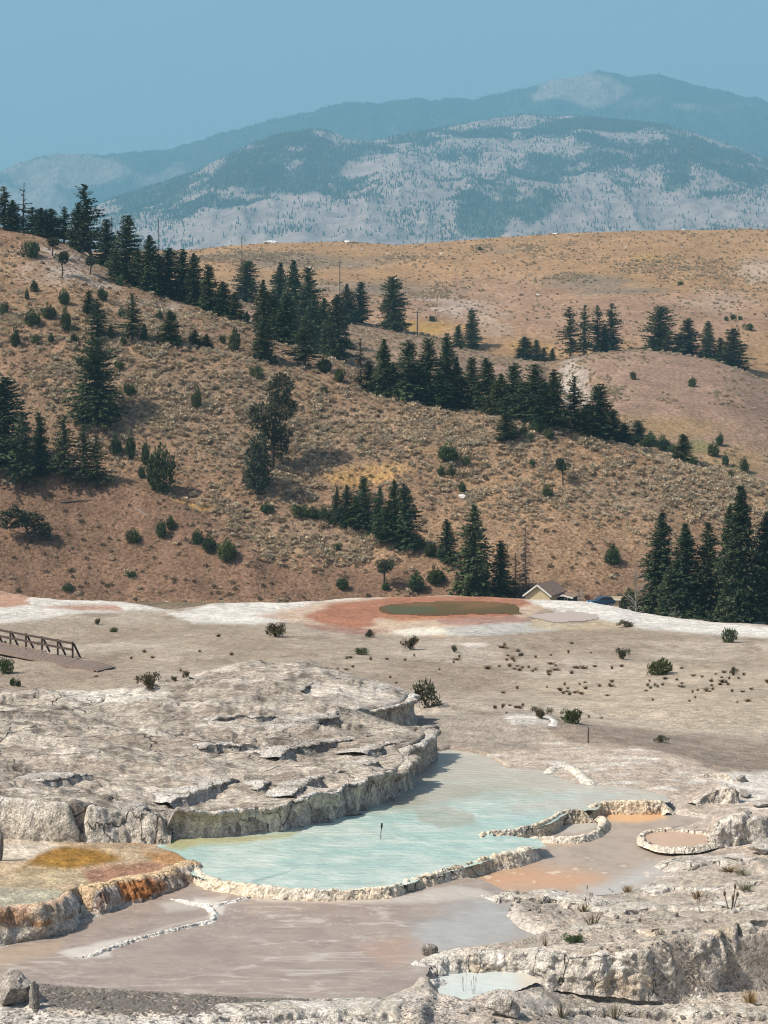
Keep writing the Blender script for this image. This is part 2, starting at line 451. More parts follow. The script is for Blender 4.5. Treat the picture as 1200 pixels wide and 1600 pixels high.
FB = [(470, 225, 70, 26, 1), (400, 262, 90, 30, .9), (300, 290, 110, 26, .95), (230, 310, 90, 22, .9), (480, 300, 180, 32, .75), (560, 250, 90, 32, .8), (640, 225, 100, 14, .7), (760, 205, 110, 14, .9),
      (800, 330, 90, 42, .95), (760, 360, 60, 30, .9), (860, 270, 130, 34, .8), (960, 260, 120, 34, .85), (1045, 285, 40, 34, 1), (1000, 240, 150, 16, .8), (930, 200, 160, 16, .95), (1120, 255, 90, 30, .85), (1170, 290, 60, 22, .8), (1110, 318, 110, 5, .9), (700, 250, 80, 20, .45), (330, 340, 120, 12, .5), (1180, 265, 90, 30, .8), (900, 310, 70, 20, .5), (620, 330, 12, 26, .6)]
forest = np.zeros(U.shape)
for (a, b, ru, rv, s) in FB: forest = np.maximum(forest, blob(wu, wv, a, b, ru, rv, .5) * s)
bare = np.maximum.reduce([blob(wu, wv, 1120, 345, 170, 26, .5), blob(wu, wv, 600, 290, 40, 40, .6) * .6, blob(wu, wv, 380, 365, 160, 16, .5), blob(wu, wv, 650, 290, 60, 50, .6) * .6])
n4 = fbm2(x / 45, y / 110, 67, 3)
forest = np.clip(forest * .85 + .55 * n1 + .5 * n2 + .35 * n4 - .18 - bare * .8, 0, 1)
forest = sstep(.25, .6, forest)
RF.forest = forest; RF.bare = bare
c = np.zeros(U.shape + (3,)) + np.array((.32, .25, .215))
c = lerpc(c, (.06, .08, .052), forest * .88)
c *= (1 + .12 * n2)[..., None]
m_mtn = ground_mat('mountain_slope', [(.012, .84, 1.16, None), (.0025, .92, 1.08, None)], [(.012, 26, None)], .95, .05)
finish_sheet(RF, 'mountain_front_range', c, m_mtn)

RB_RIDGE = [(-400, 330), (0, 272), (30, 253), (65, 243), (110, 241), (160, 244), (210, 237), (250, 237), (300, 225), (370, 202), (450, 180), (540, 161), (600, 160), (640, 155), (675, 158), (730, 156), (780, 147), (850, 130), (910, 117), (935, 109), (955, 112), (985, 121), (1030, 117), (1065, 127), (1125, 142), (1175, 152), (1200, 160), (1400, 210), (1600, 260)]
RB = sheet(rU, [(0, [(-400, 470), (1600, 400)], far([(-400, 7800), (1600, 7800)])),
                (1, RB_RIDGE, far([(-400, 8800), (800, 9900), (1600, 9600)]))], 170, 2500, 700, ease=1.1, sm=0)
x, y = RB.P[..., 0] / MS, RB.P[..., 1] / MS; U, Vp = RB.U, RB.Vp
rel = sstep(0, 60, Vp - np.interp(U, *np.array(RB_RIDGE, float).T))
RB.P[..., 2] += MS * (170 * rel + 14) * (ridged(x / 700, y / 1900, 17) - .62) + MS * 12 * fbm2(x / 60, y / 90, 19, 3)
n1 = fbm2(x / 420, y / 800, 71, 4); n2 = fbm2(x / 110, y / 200, 75, 4)
wu, wv = U + 24 * n1 + 14 * n2, Vp + 16 * n1 + 8 * n2
rock = np.maximum.reduce([blob(wu, wv, 915, 135, 75, 24, .5), blob(wu, wv, 860, 150, 40, 14, .6) * .7, blob(wu, wv, 980, 150, 90, 20, .6) * .4, blob(wu, wv, 100, 268, 120, 30, .5) * .95, blob(wu, wv, 230, 275, 90, 30, .5) * .6, blob(wu, wv, 20, 320, 120, 40, .5) * .7, blob(wu, wv, 1120, 170, 80, 10, .6) * .35])
rock = sstep(.25, .7, rock + .4 * n1 + .3 * n2 * (rock > .05))
RB.forest = 1 - rock
c = np.zeros(U.shape + (3,)) + np.array((.055, .075, .05))
c = lerpc(c, (.27, .22, .18), rock * .85)
c *= (1 + .15 * n2)[..., None]
finish_sheet(RB, 'mountain_back_range', c, m_mtn)

# --- valley floor between the terrace and the hillside
vy = np.linspace(205, 440, 60); vx = np.linspace(-75, 110, 80)
X, Y = np.meshgrid(vx, vy)
Z = -38.2 + .25 * fbm2(X / 12, Y / 12, 81, 3)
P = np.stack([X, Y, Z], -1)
uu, vv = to_px(P)
c = np.zeros(X.shape + (3,)) + np.array((.20, .15, .10)) * (1 + .3 * fbm2(X / 3, Y / 3, 85, 3))[..., None]
road = sstep(52, 56, X) * (1 - sstep(96, 100, X)) * sstep(325, 330, Y) * (1 - sstep(372, 376, Y))
c = lerpc(c, (.42, .39, .35), road)
link('valley_floor', make_mesh('valley_floor', P.reshape(-1, 3), grid_faces(60, 80), c.reshape(-1, 3)), m_hill)['kind'] = 'structure'
VF_P = P

# ------------------------------------------------------------------ the travertine terrace
Z_P, Z_T, Z_L, Z_SP, Z_C = -15.0, -15.38, -15.43, -15.72, -15.2
def uvz(pts):
    a = np.array(pts, float)
    return at_z(a[:, 0], a[:, 1], a[:, 2])
def uv_at(pts, z):
    a = np.array(pts, float)
    return at_z(a[:, 0], a[:, 1], z)
CREST_V = [(-300, 905), (0, 925), (60, 933), (190, 944), (265, 955), (340, 947), (440, 944), (540, 935), (700, 930), (820, 936), (900, 944), (960, 950), (1000, 960), (1060, 970), (1130, 979), (1200, 986), (1500, 1015)]
CREST_Z = [(-300, -18.2), (0, -18.6), (265, -19.1), (700, -19.02), (900, -19.05), (1000, -19.2), (1200, -19.6), (1500, -20)]
def plain_z(D, u):
    far = np.interp(u, *np.array(CREST_Z).T)
    return np.interp(D, [112, 122, 135, 155, 175, 192, 215], [-16.25, -16.95, -17.65, -18.4, -18.85, 0, 0]) * (D < 184) + far * (D >= 184)
base_pts = [tuple(p) for p in uvz([
    (-200, 1640, -15.3), (0, 1600, -15.15), (200, 1590, -15.2), (400, 1600, -15.22), (600, 1600, -15.28), (0, 1515, -15.4), (300, 1548, -15.37), (550, 1565, -15.35), (100, 1700, -15.1), (500, 1700, -15.2), (900, 1700, -15.4), (1300, 1700, -15.2), (-250, 1515, -15.36),
    (700, 1450, -15.38), (790, 1405, -15.3), (840, 1440, -15.2), (900, 1465, -15.12), (950, 1408, -15.25), (1000, 1455, -15.0), (1100, 1430, -14.85), (1200, 1420, -14.68), (1400, 1400, -14.45), (1100, 1375, -15.05), (1200, 1345, -14.95), (1010, 1388, -15.28), (1060, 1350, -15.28), (1400, 1320, -14.9), (1170, 1345, -15.2),
    (900, 1200, -14.97), (960, 1215, -15.0), (1050, 1235, -15.02), (1000, 1172, -14.93), (1080, 1188, -14.95), (1120, 1225, -15.05), (1200, 1260, -15.15), (1190, 1225, -15.1), (1400, 1250, -15.2), (1060, 1275, -15.3), (1190, 1300, -15.2),
    (680, 1118, -14.75), (760, 1122, -14.6), (850, 1122, -14.6), (750, 1165, -14.9), (880, 1162, -14.9), (700, 1160, -14.9), (820, 1175, -14.93),
    (930, 1135, -15.7), (1000, 1140, -15.8), (1120, 1165, -15.7), (1160, 1195, -15.5), (1210, 1195, -15.6), (1400, 1190, -15.8), (690, 1100, -15.9), (800, 1105, -16.0),
    (-200, 1290, -14.75), (100, 1300, -14.8), (300, 1300, -15.05), (500, 1270, -15.05), (640, 1220, -15.05)])]
for D in (112, 122, 135, 155, 175, 192, 210):
    for u in (-300, -60, 180, 420, 660, 900, 1140, 1400):
        z = float(plain_z(D, u))
        if D in (135, 155): z += {180: .25, 420: .35, 900: -.15, 1140: -.1}.get(u, 0)
        rx, _ = ray(u, 1000.)
        base_pts.append((float(rx) * D, D, z))
BASE = RBF(base_pts, .3)

# mound
MO_LIP = [(-280, 1246, -13.4), (0, 1250, -13.45), (60, 1252, -13.45), (122, 1256, -13.55), (150, 1262, -13.75), (200, 1268, -14.0), (262, 1273, -14.15), (330, 1274, -14.2), (400, 1269, -14.2), (450, 1261, -14.15), (500, 1247, -14.08), (540, 1237, -14.05), (575, 1224, -14.03), (610, 1211, -14.0), (638, 1196, -13.95), (651, 1187, -13.9)]
MO_LOBE2 = [(640, 1172, -13.88), (655, 1166, -13.86), (668, 1160, -13.85), (677, 1151, -13.84), (679, 1141, -13.8), (668, 1131, -13.75)]
MO_LOBE3 = [(575, 1112, -13.62), (600, 1108, -13.6), (630, 1103, -13.6), (644, 1098, -13.58), (650, 1088, -13.52)]
MO_BACK = [(640, 1079, -13.45), (600, 1073, -13.4), (520, 1056, -13.15), (420, 1046, -13.0), (330, 1050, -13.0), (250, 1078, -13.1), (130, 1083, -13.1), (0, 1071, -13.0), (-280, 1062, -13.0)]
lipA, lip2, lip3 = uvz(MO_LIP), uvz(MO_LOBE2), uvz(MO_LOBE3)
crestB = uvz(MO_BACK); crestBack = crestB + np.array((0, 8, -2.2)); crestBack[0] += (.5, -5, .8)
mo_in = uvz([(300, 1150, -13.3), (100, 1150, -13.15), (0, 1180, -13.2), (-200, 1150, -13.1), (500, 1130, -13.4), (580, 1150, -13.65), (450, 1200, -13.75), (250, 1210, -13.6), (600, 1180, -13.85), (350, 1100, -13.15), (150, 1110, -13.1)])
MOUND = RBF(np.concatenate([lipA[::1], lip2, lip3, crestB, crestBack, mo_in]), .3)
MO_POLY = np.concatenate([lipA, lip2, lip3, crestB[:1], crestBack])[:, :2]

# orange basin at the left
O_LIP = [(-280, 1425, -14.48), (0, 1421, -14.5), (53, 1416, -14.53), (100, 1407, -14.57), (117, 1394, -14.6), (139, 1384, -14.68), (171, 1381, -14.74), (187, 1375, -14.74), (227, 1368, -14.76), (261, 1361, -14.78), (280, 1353, -14.8), (297, 1345, -14.82), (309, 1350, -14.86)]
O_END = [(309, 1350, -14.86), (306, 1340, -14.88), (288, 1329, -14.92), (262, 1320, -14.97)]
lipO, endO = uvz(O_LIP), uvz(O_END)
backO = uvz([(235, 1316, -14.93), (190, 1314, -14.86), (130, 1308, -14.76), (0, 1302, -14.66), (-280, 1296, -14.66)])
backO2 = backO + np.array((0, 2.5, 0))
ORANGE = RBF(np.concatenate([lipO, endO, backO, backO2]), .3)
O_POLY = np.concatenate([lipO, endO[1:], backO2])[:, :2]

P_PX = [(300, 1350), (313, 1366), (330, 1372), (370, 1378), (400, 1383), (450, 1386), (500, 1390), (560, 1388), (610, 1384), (638, 1377), (645, 1371), (690, 1361), (740, 1348), (760, 1340), (800, 1330), (840, 1322), (830, 1312), (790, 1308), (757, 1311), (760, 1300), (800, 1296), (850, 1286), (880, 1267), (923, 1264), (931, 1255), (960, 1252), (1000, 1253), (1037, 1252), (1029, 1243), (987, 1233), (928, 1228), (890, 1225), (860, 1214), (845, 1204), (792, 1200), (772, 1187), (750, 1177), (705, 1170), (683, 1174), (672, 1190), (640, 1215), (600, 1240), (520, 1265), (440, 1290), (330, 1300), (262, 1308), (258, 1322), (285, 1332), (305, 1345)]
P_POLY = uv_at(P_PX, Z_P)[:, :2]
L_PX = [(-280, 1498), (0, 1484), (53, 1472), (93, 1467), (133, 1443), (173, 1424), (213, 1413), (248, 1405), (312, 1381), (330, 1384), (400, 1396), (450, 1402), (560, 1402), (640, 1394), (700, 1378), (745, 1382), (775, 1394), (800, 1412), (790, 1430), (812, 1450), (842, 1462), (800, 1474), (720, 1480), (690, 1490), (662, 1503), (655, 1520), (640, 1540), (600, 1556), (500, 1563), (400, 1560), (300, 1552), (200, 1546), (100, 1540), (60, 1536), (0, 1524), (-280, 1518)]
L_POLY = uv_at(L_PX, Z_L)[:, :2]
T_PX = [(735, 1390), (700, 1378), (690, 1362), (745, 1345), (800, 1330), (850, 1318), (822, 1308), (835, 1300), (880, 1285), (920, 1275), (945, 1262), (1037, 1264), (1060, 1274), (1100, 1280), (1075, 1287), (1030, 1293), (1003, 1302), (1000, 1310), (1018, 1326), (1040, 1338), (1062, 1344), (1050, 1360), (1000, 1385), (960, 1395), (900, 1400), (830, 1394), (775, 1394)]
T_POLY = uv_at(T_PX, Z_T)[:, :2]
def ring_r(a): return 1 + .10 * math.sin(2 * a + .6) + .06 * math.sin(3 * a + 2) + .03 * math.sin(7 * a)
C_PX = [(1058 + 50 * ring_r(a) * math.cos(a), 1310 + 14.5 * ring_r(a) * math.sin(a)) for a in np.linspace(0, 2 * math.pi, 30, endpoint=False)]
C_POLY = uv_at(C_PX, Z_C)[:, :2]
CB_LIP = [(1104, 1293, -14.75), (1118, 1287, -14.55), (1135, 1281, -14.4), (1152, 1277, -14.3), (1170, 1272, -14.22), (1182, 1268, -14.2)]
lipCB = uvz(CB_LIP)
CB_TOP = RBF(np.concatenate([lipCB, uvz([(1180, 1263, -14.25), (1135, 1270, -14.5), (1108, 1279, -14.9)]) + (0, .4, 0)]), .2)
CB_POLY = np.concatenate([lipCB, uvz([(1180, 1263, -14.25), (1135, 1270, -14.5), (1108, 1279, -14.9)]) + (0, .4, 0)])[:, :2]
SC_LIP = [(1086, 1253, -15.05), (1104, 1243, -14.88), (1120, 1236, -14.72), (1136, 1233, -14.62), (1151, 1232, -14.6)]
lipSC = uvz(SC_LIP)
SC_POLY = np.concatenate([lipSC, lipSC[::-1] + (0, 1.6, 0)])[:, :2]
BC_LIP = [(648, 1516, -15.48), (670, 1502, -15.38), (692, 1492, -15.3), (722, 1484, -15.25), (800, 1483, -15.2), (900, 1484, -15.1), (960, 1482, -15.05), (1010, 1478, -15.0), (1060, 1470, -14.95), (1100, 1462, -14.85), (1125, 1452, -14.75), (1160, 1447, -14.7), (1200, 1440, -14.65), (1320, 1432, -14.5), (1480, 1420, -14.4)]
lipBC = uvz(BC_LIP)
lo_pts = uvz([(655, 1530, -15.55), (700, 1520, -15.66), (760, 1530, -15.68), (820, 1548, -15.74), (800, 1590, -15.6), (900, 1575, -16.3), (1000, 1580, -16.5), (1200, 1580, -16.55), (1480, 1580, -16.6), (700, 1600, -15.5), (640, 1570, -15.55), (1000, 1680, -16.4), (1300, 1680, -16.4), (700, 1680, -15.6), (900, 1530, -16.2), (1000, 1530, -16.4), (1200, 1530, -16.5)])
LOW = RBF(lo_pts, .3)
LOW_POLY = np.concatenate([lipBC, uvz([(1480, 1760, -16.4), (640, 1760, -15.5), (640, 1640, -15.5), (655, 1590, -15.55), (668, 1555, -15.6), (660, 1530, -15.6)])])[:, :2]
SP_PX = [(686, 1520), (700, 1512), (730, 1508), (770, 1512), (805, 1519), (832, 1531), (800, 1545), (765, 1552), (725, 1562), (697, 1557), (690, 1540)]
SPP_POLY = uv_at(SP_PX, Z_SP)[:, :2]
D2_PX = [(583, 956), (598, 944), (640, 939), (700, 937), (760, 938), (792, 943), (806, 950), (790, 959), (740, 963), (660, 963), (605, 961)]
D3_PX = [(838, 966), (850, 960), (890, 957), (925, 960), (932, 966), (905, 972), (860, 973)]
Z_D = -19.08
D2_POLY = uv_at(D2_PX, Z_D)[:, :2]; D3_POLY = uv_at(D3_PX, Z_D)[:, :2]

def mud_z(sdp):
    return -15.27 - .17 * sstep(.2, 3.6, -sdp)
NC_T, NR_T = 800, 640
tu = np.linspace(-270, 1470, NC_T)
tv = np.linspace(1720, 858, NR_T)
tD = 56463.0 / (tv - 620)
rx, _ = ray(tu, np.full(NC_T, 1200.))
TX = tD[:, None] * rx[None]; TY = tD[:, None] + 0 * TX
def terrace_z(x, y, detail=True):
    x = np.asarray(x, float); y = np.asarray(y, float)
    u = CU + F_PX * (x / y) * .999
    z = BASE(x, y)
    wob = lambda s, k, sd: k * fbm2(x * s, y * s, sd, 3)
    lo = lambda z, z2, sd, w0, w1: mix(z, z2, sstep(w0, w1, sd))
    rough = np.full(x.shape, .5)
    z_d = wob(.10, .34, 101) + wob(.45, .11, 102)
    plain = sstep(104, 112, y)
    z = z + z_d * (.35 + .65 * plain)
    # far basin kept level
    sd2 = poly_sd(D2_POLY, x, y, 8.0); z = lo(z, Z_D - .02, sd2, -7, -1.5)
    sd3 = poly_sd(D3_POLY, x, y, 6.0); z = lo(z, Z_D - .02, sd3, -5, -1.2)
    zm = MOUND(x, y)
    h = fbm2(x * .22, y * .45, 111, 4) * .42
    k = .10
    q = h / k; fl = np.floor(q); st = k * (fl + sstep(.62, 1.0, q - fl))
    h2 = fbm2(x * .9 + .4 * y, y * 1.6, 115, 3) * .16; k2 = .05
    q2 = h2 / k2; f2 = np.floor(q2); st2 = k2 * (f2 + sstep(.6, 1.0, q2 - f2))
    strata = mix(h, st, .85) * 1.2 + mix(h2, st2, .85) * .9
    ck = np.exp(-(fbm2(x * .33 + .15 * y, y * .5, 117, 4) / .035) ** 2) * sstep(.0, .35, fbm2(x * .2, y * .25, 119, 2))
    strata = strata - .20 * ck + .06 * fbm2(x * 3.1, y * 1.6, 118, 3)
    sdm = poly_sd(MO_POLY, x, y, 6.0)
    edge = sstep(.2, 1.4, sdm)
    z = lo(z, zm + strata * (.35 + .65 * edge), sdm, .12, .42)
    rough = mix(rough, 1.0, sstep(.1, .5, sdm))
    sdo = poly_sd(O_POLY, x, y, 4.0)
    z = np.where(sdm > .1, z, lo(z, ORANGE(x, y) - .05 + .03 * fbm2(x * 1.2, y * 1.2, 121, 3), sdo, .1, .35))
    sdp = poly_sd(P_POLY, x, y, 4.0)
    z = np.where((sdm > .2), z, lo(z, np.minimum(z, Z_P - .10), sdp, -.12, .15))
    sdt = poly_sd(T_POLY, x, y, 4.0); z = np.where((sdm > .1) | (sdo > .1) | (sdp > .1), z, lo(z, Z_T - .05, sdt, -.5, .2))
    sdl = poly_sd(L_POLY, x, y, 4.0); z = np.where((sdm > .1) | (sdo > .1) | (sdp > .1), z, lo(z, mud_z(sdp) - .05, sdl, -.5, .2))
    sdcb = poly_sd(CB_POLY, x, y, 3.0); z = lo(z, CB_TOP(x, y), sdcb, .02, .2)
    sdsc = poly_sd(SC_POLY, x, y, 3.0); z = lo(z, np.maximum(z, -14.62 - .35 * sstep(1126, 1086, u)), sdsc, .02, .2)
    sdc = poly_sd(C_POLY, x, y, 3.0); z = lo(z, Z_C - .06, sdc, -.05, .12)
    # bank roughness
    bank = ((y < 72) & (sdl < .1) & (sdo < 0) & (sdt < .1)) * 1.0
    hb = fbm2(x * .35, y * .6, 131, 4) * .5; kb = .12; qb = hb / kb; fb = np.floor(qb)
    z = z + bank * ((kb * (fb + sstep(.6, 1, qb - fb))) * .6 + .07 * fbm2(x * 2.2, y * 2.2, 133, 3)) * sstep(0, -1.0, sdl) * sstep(0, -1.0, sdt)
    sdlow = poly_sd(LOW_POLY, x, y, 4.0)
    zl = LOW(x, y) + .16 * fbm2(x * .5, y * .8, 141, 3) + .10 * fbm2(x * 1.8, y * 2.2, 142, 3)
    z = lo(z, zl, sdlow, .05, .35)
    sds = poly_sd(SPP_POLY, x, y, 4.0); z = lo(z, Z_SP - .06, sds, -.6, .1)
    # the edge of the terrace, where it drops to the valley
    vc = np.interp(u, *np.array(CREST_V, float).T); zc = np.interp(u, *np.array(CREST_Z).T)
    Dc = F_PX * -zc / (vc - HORIZON)
    over = np.maximum(y - Dc, 0)
    z = z - np.minimum(over ** 2 / 16, over * 1.1)
    return np.maximum(z, -47), dict(m=sdm, o=sdo, p=sdp, t=sdt, l=sdl, c=sdc, low=sdlow, s=sds, d2=sd2, d3=sd3, cb=sdcb, bank=bank)
TZ, TS = terrace_z(TX, TY)
TP = np.stack([TX, TY, TZ], -1)

# --- colours of the ground, painted as the deposits lie
uT, vT = to_px(TP)
w1 = fbm2(TX * .35, TY * .22, 151, 4); w2 = fbm2(TX * 1.4, TY * .8, 152, 4); w3 = fbm2(TX * .12, TY * .07, 153, 3)
def zone(px, soft=6, wu_=10, wv_=4, cap=60):
    sd = poly_sd(np.array(px, float), uT + wu_ * w1 + wu_ * .5 * w2, vT + wv_ * w1 + wv_ * .5 * w2, cap)
    return sstep(-soft, soft, sd)
WHITE, CREAM, GREY = (.72, .69, .64), (.58, .50, .40), (.36, .325, .285)
c = np.zeros(TX.shape + (3,)) + np.array((.41, .345, .275))
c = lerpc(c, (.47, .41, .345), sstep(-.1, .4, w3 + .4 * w1) * .7)
c = lerpc(c, (.31, .25, .19), sstep(.0, .45, -w3 + .5 * w2) * .75)
c = lerpc(c, (.26, .205, .155), sstep(.22, .5, fbm2(TX * .5, TY * .16, 155, 4)) * .6)
# gravel flat behind the right shelf
grav = zone([(670, 1098), (760, 1112), (860, 1118), (880, 1128), (1000, 1138), (1110, 1150), (1200, 1158), (1480, 1165), (1480, 1225), (1200, 1216), (1140, 1211), (1110, 1203), (1075, 1185), (1000, 1168), (900, 1163), (865, 1150), (855, 1128), (760, 1120)], 5, 8, 3)
c = lerpc(c, (.285, .235, .19), grav * .9)
c = lerpc(c, (.48, .41, .32), zone([(800, 1085), (900, 1060), (1050, 1035), (1200, 1040), (1480, 1050), (1480, 1150), (1200, 1150), (1000, 1130), (880, 1110)], 18, 20, 8) * .7)
# shelves
shelf = zone([(865, 1150), (900, 1163), (1000, 1168), (1075, 1185), (1110, 1203), (1200, 1222), (1480, 1230), (1480, 1345), (1180, 1345), (1060, 1350), (1035, 1262), (1030, 1245), (930, 1228), (860, 1214), (845, 1204), (792, 1200), (772, 1187), (750, 1177), (800, 1172), (840, 1172)], 5, 8, 3)
c = lerpc(c, (.50, .425, .36), shelf * .95)
c = lerpc(c, (.40, .345, .29), shelf * sstep(.05, .4, w2 + w1 * .5) * .7)
c = lerpc(c, WHITE, shelf * sstep(.2, .5, fbm2(TX * .8, TY * 1.6, 157, 3)) * .7)
c = lerpc(c, (.38, .335, .285), zone([(655, 1110), (760, 1118), (858, 1120), (860, 1145), (835, 1170), (750, 1175), (705, 1168), (680, 1175), (676, 1140)], 4, 8, 3) * .85)
c = lerpc(c, WHITE, zone([(790, 1118), (855, 1116), (860, 1132), (800, 1132)], 5, 8, 2) * .7)
c = lerpc(c, (.70, .67, .62), zone([(1090, 1212), (1200, 1206), (1480, 1200), (1480, 1262), (1200, 1255), (1160, 1250), (1140, 1228)], 6, 10, 4) * .8)
# far orange spring, white aprons at the edge of the terrace
def ap(col, px, a=1.0, soft=3, wu_=14, wv_=2): 
    global c
    c = lerpc(c, col, zone(px, soft, wu_, wv_) * a)
ap((.68, .655, .61), [(255, 958), (330, 943), (440, 936), (560, 930), (640, 924), (640, 950), (540, 962), (400, 976), (300, 973)])
ap((.55, .42, .32), [(400, 962), (520, 938), (640, 926), (820, 930), (870, 944), (830, 960), (800, 985), (700, 996), (600, 990), (470, 975)], .95, 4)
ap((.36, .15, .085), [(470, 962), (530, 942), (620, 932), (780, 931), (840, 940), (800, 952), (800, 963), (700, 968), (600, 966), (560, 985), (500, 974)], .9, 4)
ap((.46, .22, .11), [(590, 962), (700, 962), (720, 968), (620, 972)], .7)
ap((.30, .15, .115), [(470, 976), (540, 978), (600, 985), (560, 992), (500, 986)], .7)
ap((.36, .20, .17), [(690, 966), (800, 962), (835, 968), (760, 980), (690, 976)], .7)
ap((.50, .52, .50), [(680, 982), (760, 975), (850, 972), (900, 974), (870, 985), (780, 992), (700, 994)], .75)
ap((.78, .73, .62), [(605, 988), (640, 981), (680, 981), (702, 987), (680, 992), (630, 993)])
ap((.68, .655, .61), [(820, 938), (900, 936), (960, 944), (1000, 955), (1060, 966), (1200, 980), (1480, 1008), (1480, 1020), (1200, 996), (1100, 990), (1000, 982), (930, 966), (870, 956)])
ap((.52, .43, .30), [(838, 966), (900, 974), (940, 970), (990, 978), (940, 984), (850, 984), (820, 978)], .8)
ap((.70, .66, .60), [(725, 1006), (760, 1004), (765, 1010), (735, 1012)], .8)
ap((.66, .63, .58), [(-280, 905), (0, 920), (190, 936), (265, 953), (190, 955), (120, 958), (60, 968), (0, 973), (-280, 975)])
ap((.46, .26, .17), [(-280, 900), (0, 922), (50, 931), (40, 945), (0, 950), (-280, 950)], .9)
ap((.42, .20, .13), [(60, 948), (120, 944), (190, 946), (195, 954), (120, 953)], .75)
# mound
inm = sstep(.0, .3, TS['m'])
slope_h = fbm2(TX * .5, TY * 1.1, 161, 4)
cm = np.zeros(TX.shape + (3,)) + np.array((.45, .405, .35))
cm = lerpc(cm, (.54, .50, .445), sstep(.0, .45, slope_h + .3 * w2) * .8)
cm = lerpc(cm, (.29, .25, .21), sstep(.1, .5, -slope_h + .5 * w2) * .8)
cm = lerpc(cm, (.17, .15, .13), sstep(.28, .55, fbm2(TX * 1.1 + .3 * TY, TY * 2.4, 163, 4)) * .9)
ck = np.exp(-(fbm2(TX * .33 + .15 * TY, TY * .5, 117, 4) / .03) ** 2) * sstep(.0, .35, fbm2(TX * .2, TY * .25, 119, 2))
cm = lerpc(cm, (.10, .085, .075), ck * .8)
spot = sstep(.3, .55, fbm2(TX * 1.3, TY * .9, 165, 4))
cm = lerpc(cm, (.15, .13, .11), spot * .7)
cm = lerpc(cm, (.66, .63, .58), zone([(60, 1078), (250, 1076), (270, 1086), (200, 1100), (130, 1092)], 5, 12, 4) * .85)
cm = lerpc(cm, (.60, .56, .51), zone([(480, 1070), (600, 1078), (650, 1096), (600, 1104), (520, 1090)], 8, 12, 4) * .7)
cm = lerpc(cm, (.58, .55, .51), sstep(.35, .05, TS['m']) * .5)
c = c + (cm - c) * inm[..., None]
# orange basin
ino = sstep(.0, .25, TS['o']) * (1 - inm)
co = np.zeros(TX.shape + (3,)) + np.array((.48, .37, .25))
def zo(px, col, a, soft=6):
    global co
    co = lerpc(co, col, zone(px, soft, 8, 4) * a)
zo([(0, 1312), (60, 1310), (95, 1320), (60, 1340), (0, 1345), (-280, 1345), (-280, 1305)], (.60, .53, .44), 1)
zo([(25, 1360), (60, 1335), (100, 1322), (150, 1326), (190, 1340), (150, 1352), (90, 1362), (40, 1372)], (.30, .165, .035), 1)
zo([(130, 1362), (170, 1350), (240, 1345), (270, 1352), (230, 1368), (180, 1378), (140, 1382)], (.36, .20, .13), .95)
zo([(220, 1330), (280, 1330), (300, 1345), (270, 1352), (235, 1345)], (.40, .22, .09), .9)
zo([(-280, 1380), (0, 1385), (90, 1390), (110, 1400), (60, 1415), (0, 1420), (-280, 1424)], (.46, .44, .34), .95)
zo([(40, 1350), (120, 1360), (140, 1380), (60, 1385), (0, 1382)], (.46, .38, .25), .8)
zo([(0, 1304), (120, 1306), (230, 1314), (230, 1320), (120, 1312), (0, 1308)], (.42, .21, .08), .9, 3)
co = co * (1 + .30 * fbm2(TX * 3.5, TY * 2.2, 169, 3))[..., None]
c = c + (co - c) * ino[..., None]
# banks and the low rocks in front
bank = np.clip(TS['bank'] + (TS['low'] > 0), 0, 1) * (1 - ino) * (1 - inm)
cb = np.zeros(TX.shape + (3,)) + np.array((.47, .415, .355))
cb = lerpc(cb, (.56, .51, .455), sstep(-.05, .35, w1) * .9)
cb = lerpc(cb, (.36, .31, .255), sstep(.12, .5, w2 + .2 * w1) * .7)
cb = lerpc(cb, (.33, .29, .25), zone([(60, 1540), (130, 1540), (250, 1548), (400, 1556), (520, 1562), (420, 1580), (350, 1586), (200, 1578), (80, 1565)], 8, 20, 6) * .7)
cb = lerpc(cb, (.40, .345, .29), zone([(770, 1395), (860, 1390), (950, 1410), (940, 1470), (820, 1480), (790, 1470), (840, 1455), (800, 1430)], 10, 20, 8) * .6)
cb = lerpc(cb, (.68, .66, .62), zone([(0, 1550), (60, 1560), (80, 1585), (300, 1590), (620, 1580), (640, 1700), (-280, 1700), (-280, 1550)], 10, 20, 8) * .55)
c = c + (cb - c) * bank[..., None]
# algae and white edges round the tan pool
edge = np.exp(-(np.minimum(np.abs(TS['t']), np.abs(TS['l'])) / .35) ** 2) * (1 - inm) * (1 - ino)
c = lerpc(c, (.62, .57, .51), edge * .5)
c *= (1 + .20 * w2 + .08 * w1)[..., None] * mix(np.array((.78, .75, .71)), np.array((.89, .845, .79)), inm[..., None])
m_trav = ground_mat('travertine', [(1.8, .82, 1.18, None), (8.0, .76, 1.24, None), (24.0, .78, 1.22, None), (.35, .92, 1.08, None)], [(1.3, .16, (1, .7, 1)), (4.5, .09, (1, .7, 1)), (16.0, .04, None)], .92, .2)
m_mound = ground_mat('mound_travertine', [(1.4, .84, 1.16, (.6, 1, 1)), (5.0, .74, 1.16, (.3, 1, 1)), (11.0, .72, 1.28, (.5, 1, 1)), (26.0, .75, 1.25, None)], [(1.6, .20, (.5, 1, 1)), (5.0, .16, (.3, 1, 1)), (16.0, .06, (.6, 1, 1))], .93, .15, cracks=[(.36, .010, .5, .08, (.5, 1.0, 1))])  # stretched noise paints the flakes' shadows into the stone colour as dark dashes
me = make_mesh('terrace_ground', TP.reshape(-1, 3), grid_faces(NR_T, NC_T), c.reshape(-1, 3))
tag(link('terrace_ground', me, m_trav), None, None, None, 'structure')
me.materials.append(m_mound)
me.polygons.foreach_set('material_index', (inm[:-1, :-1] > .5).astype(np.int32).ravel())

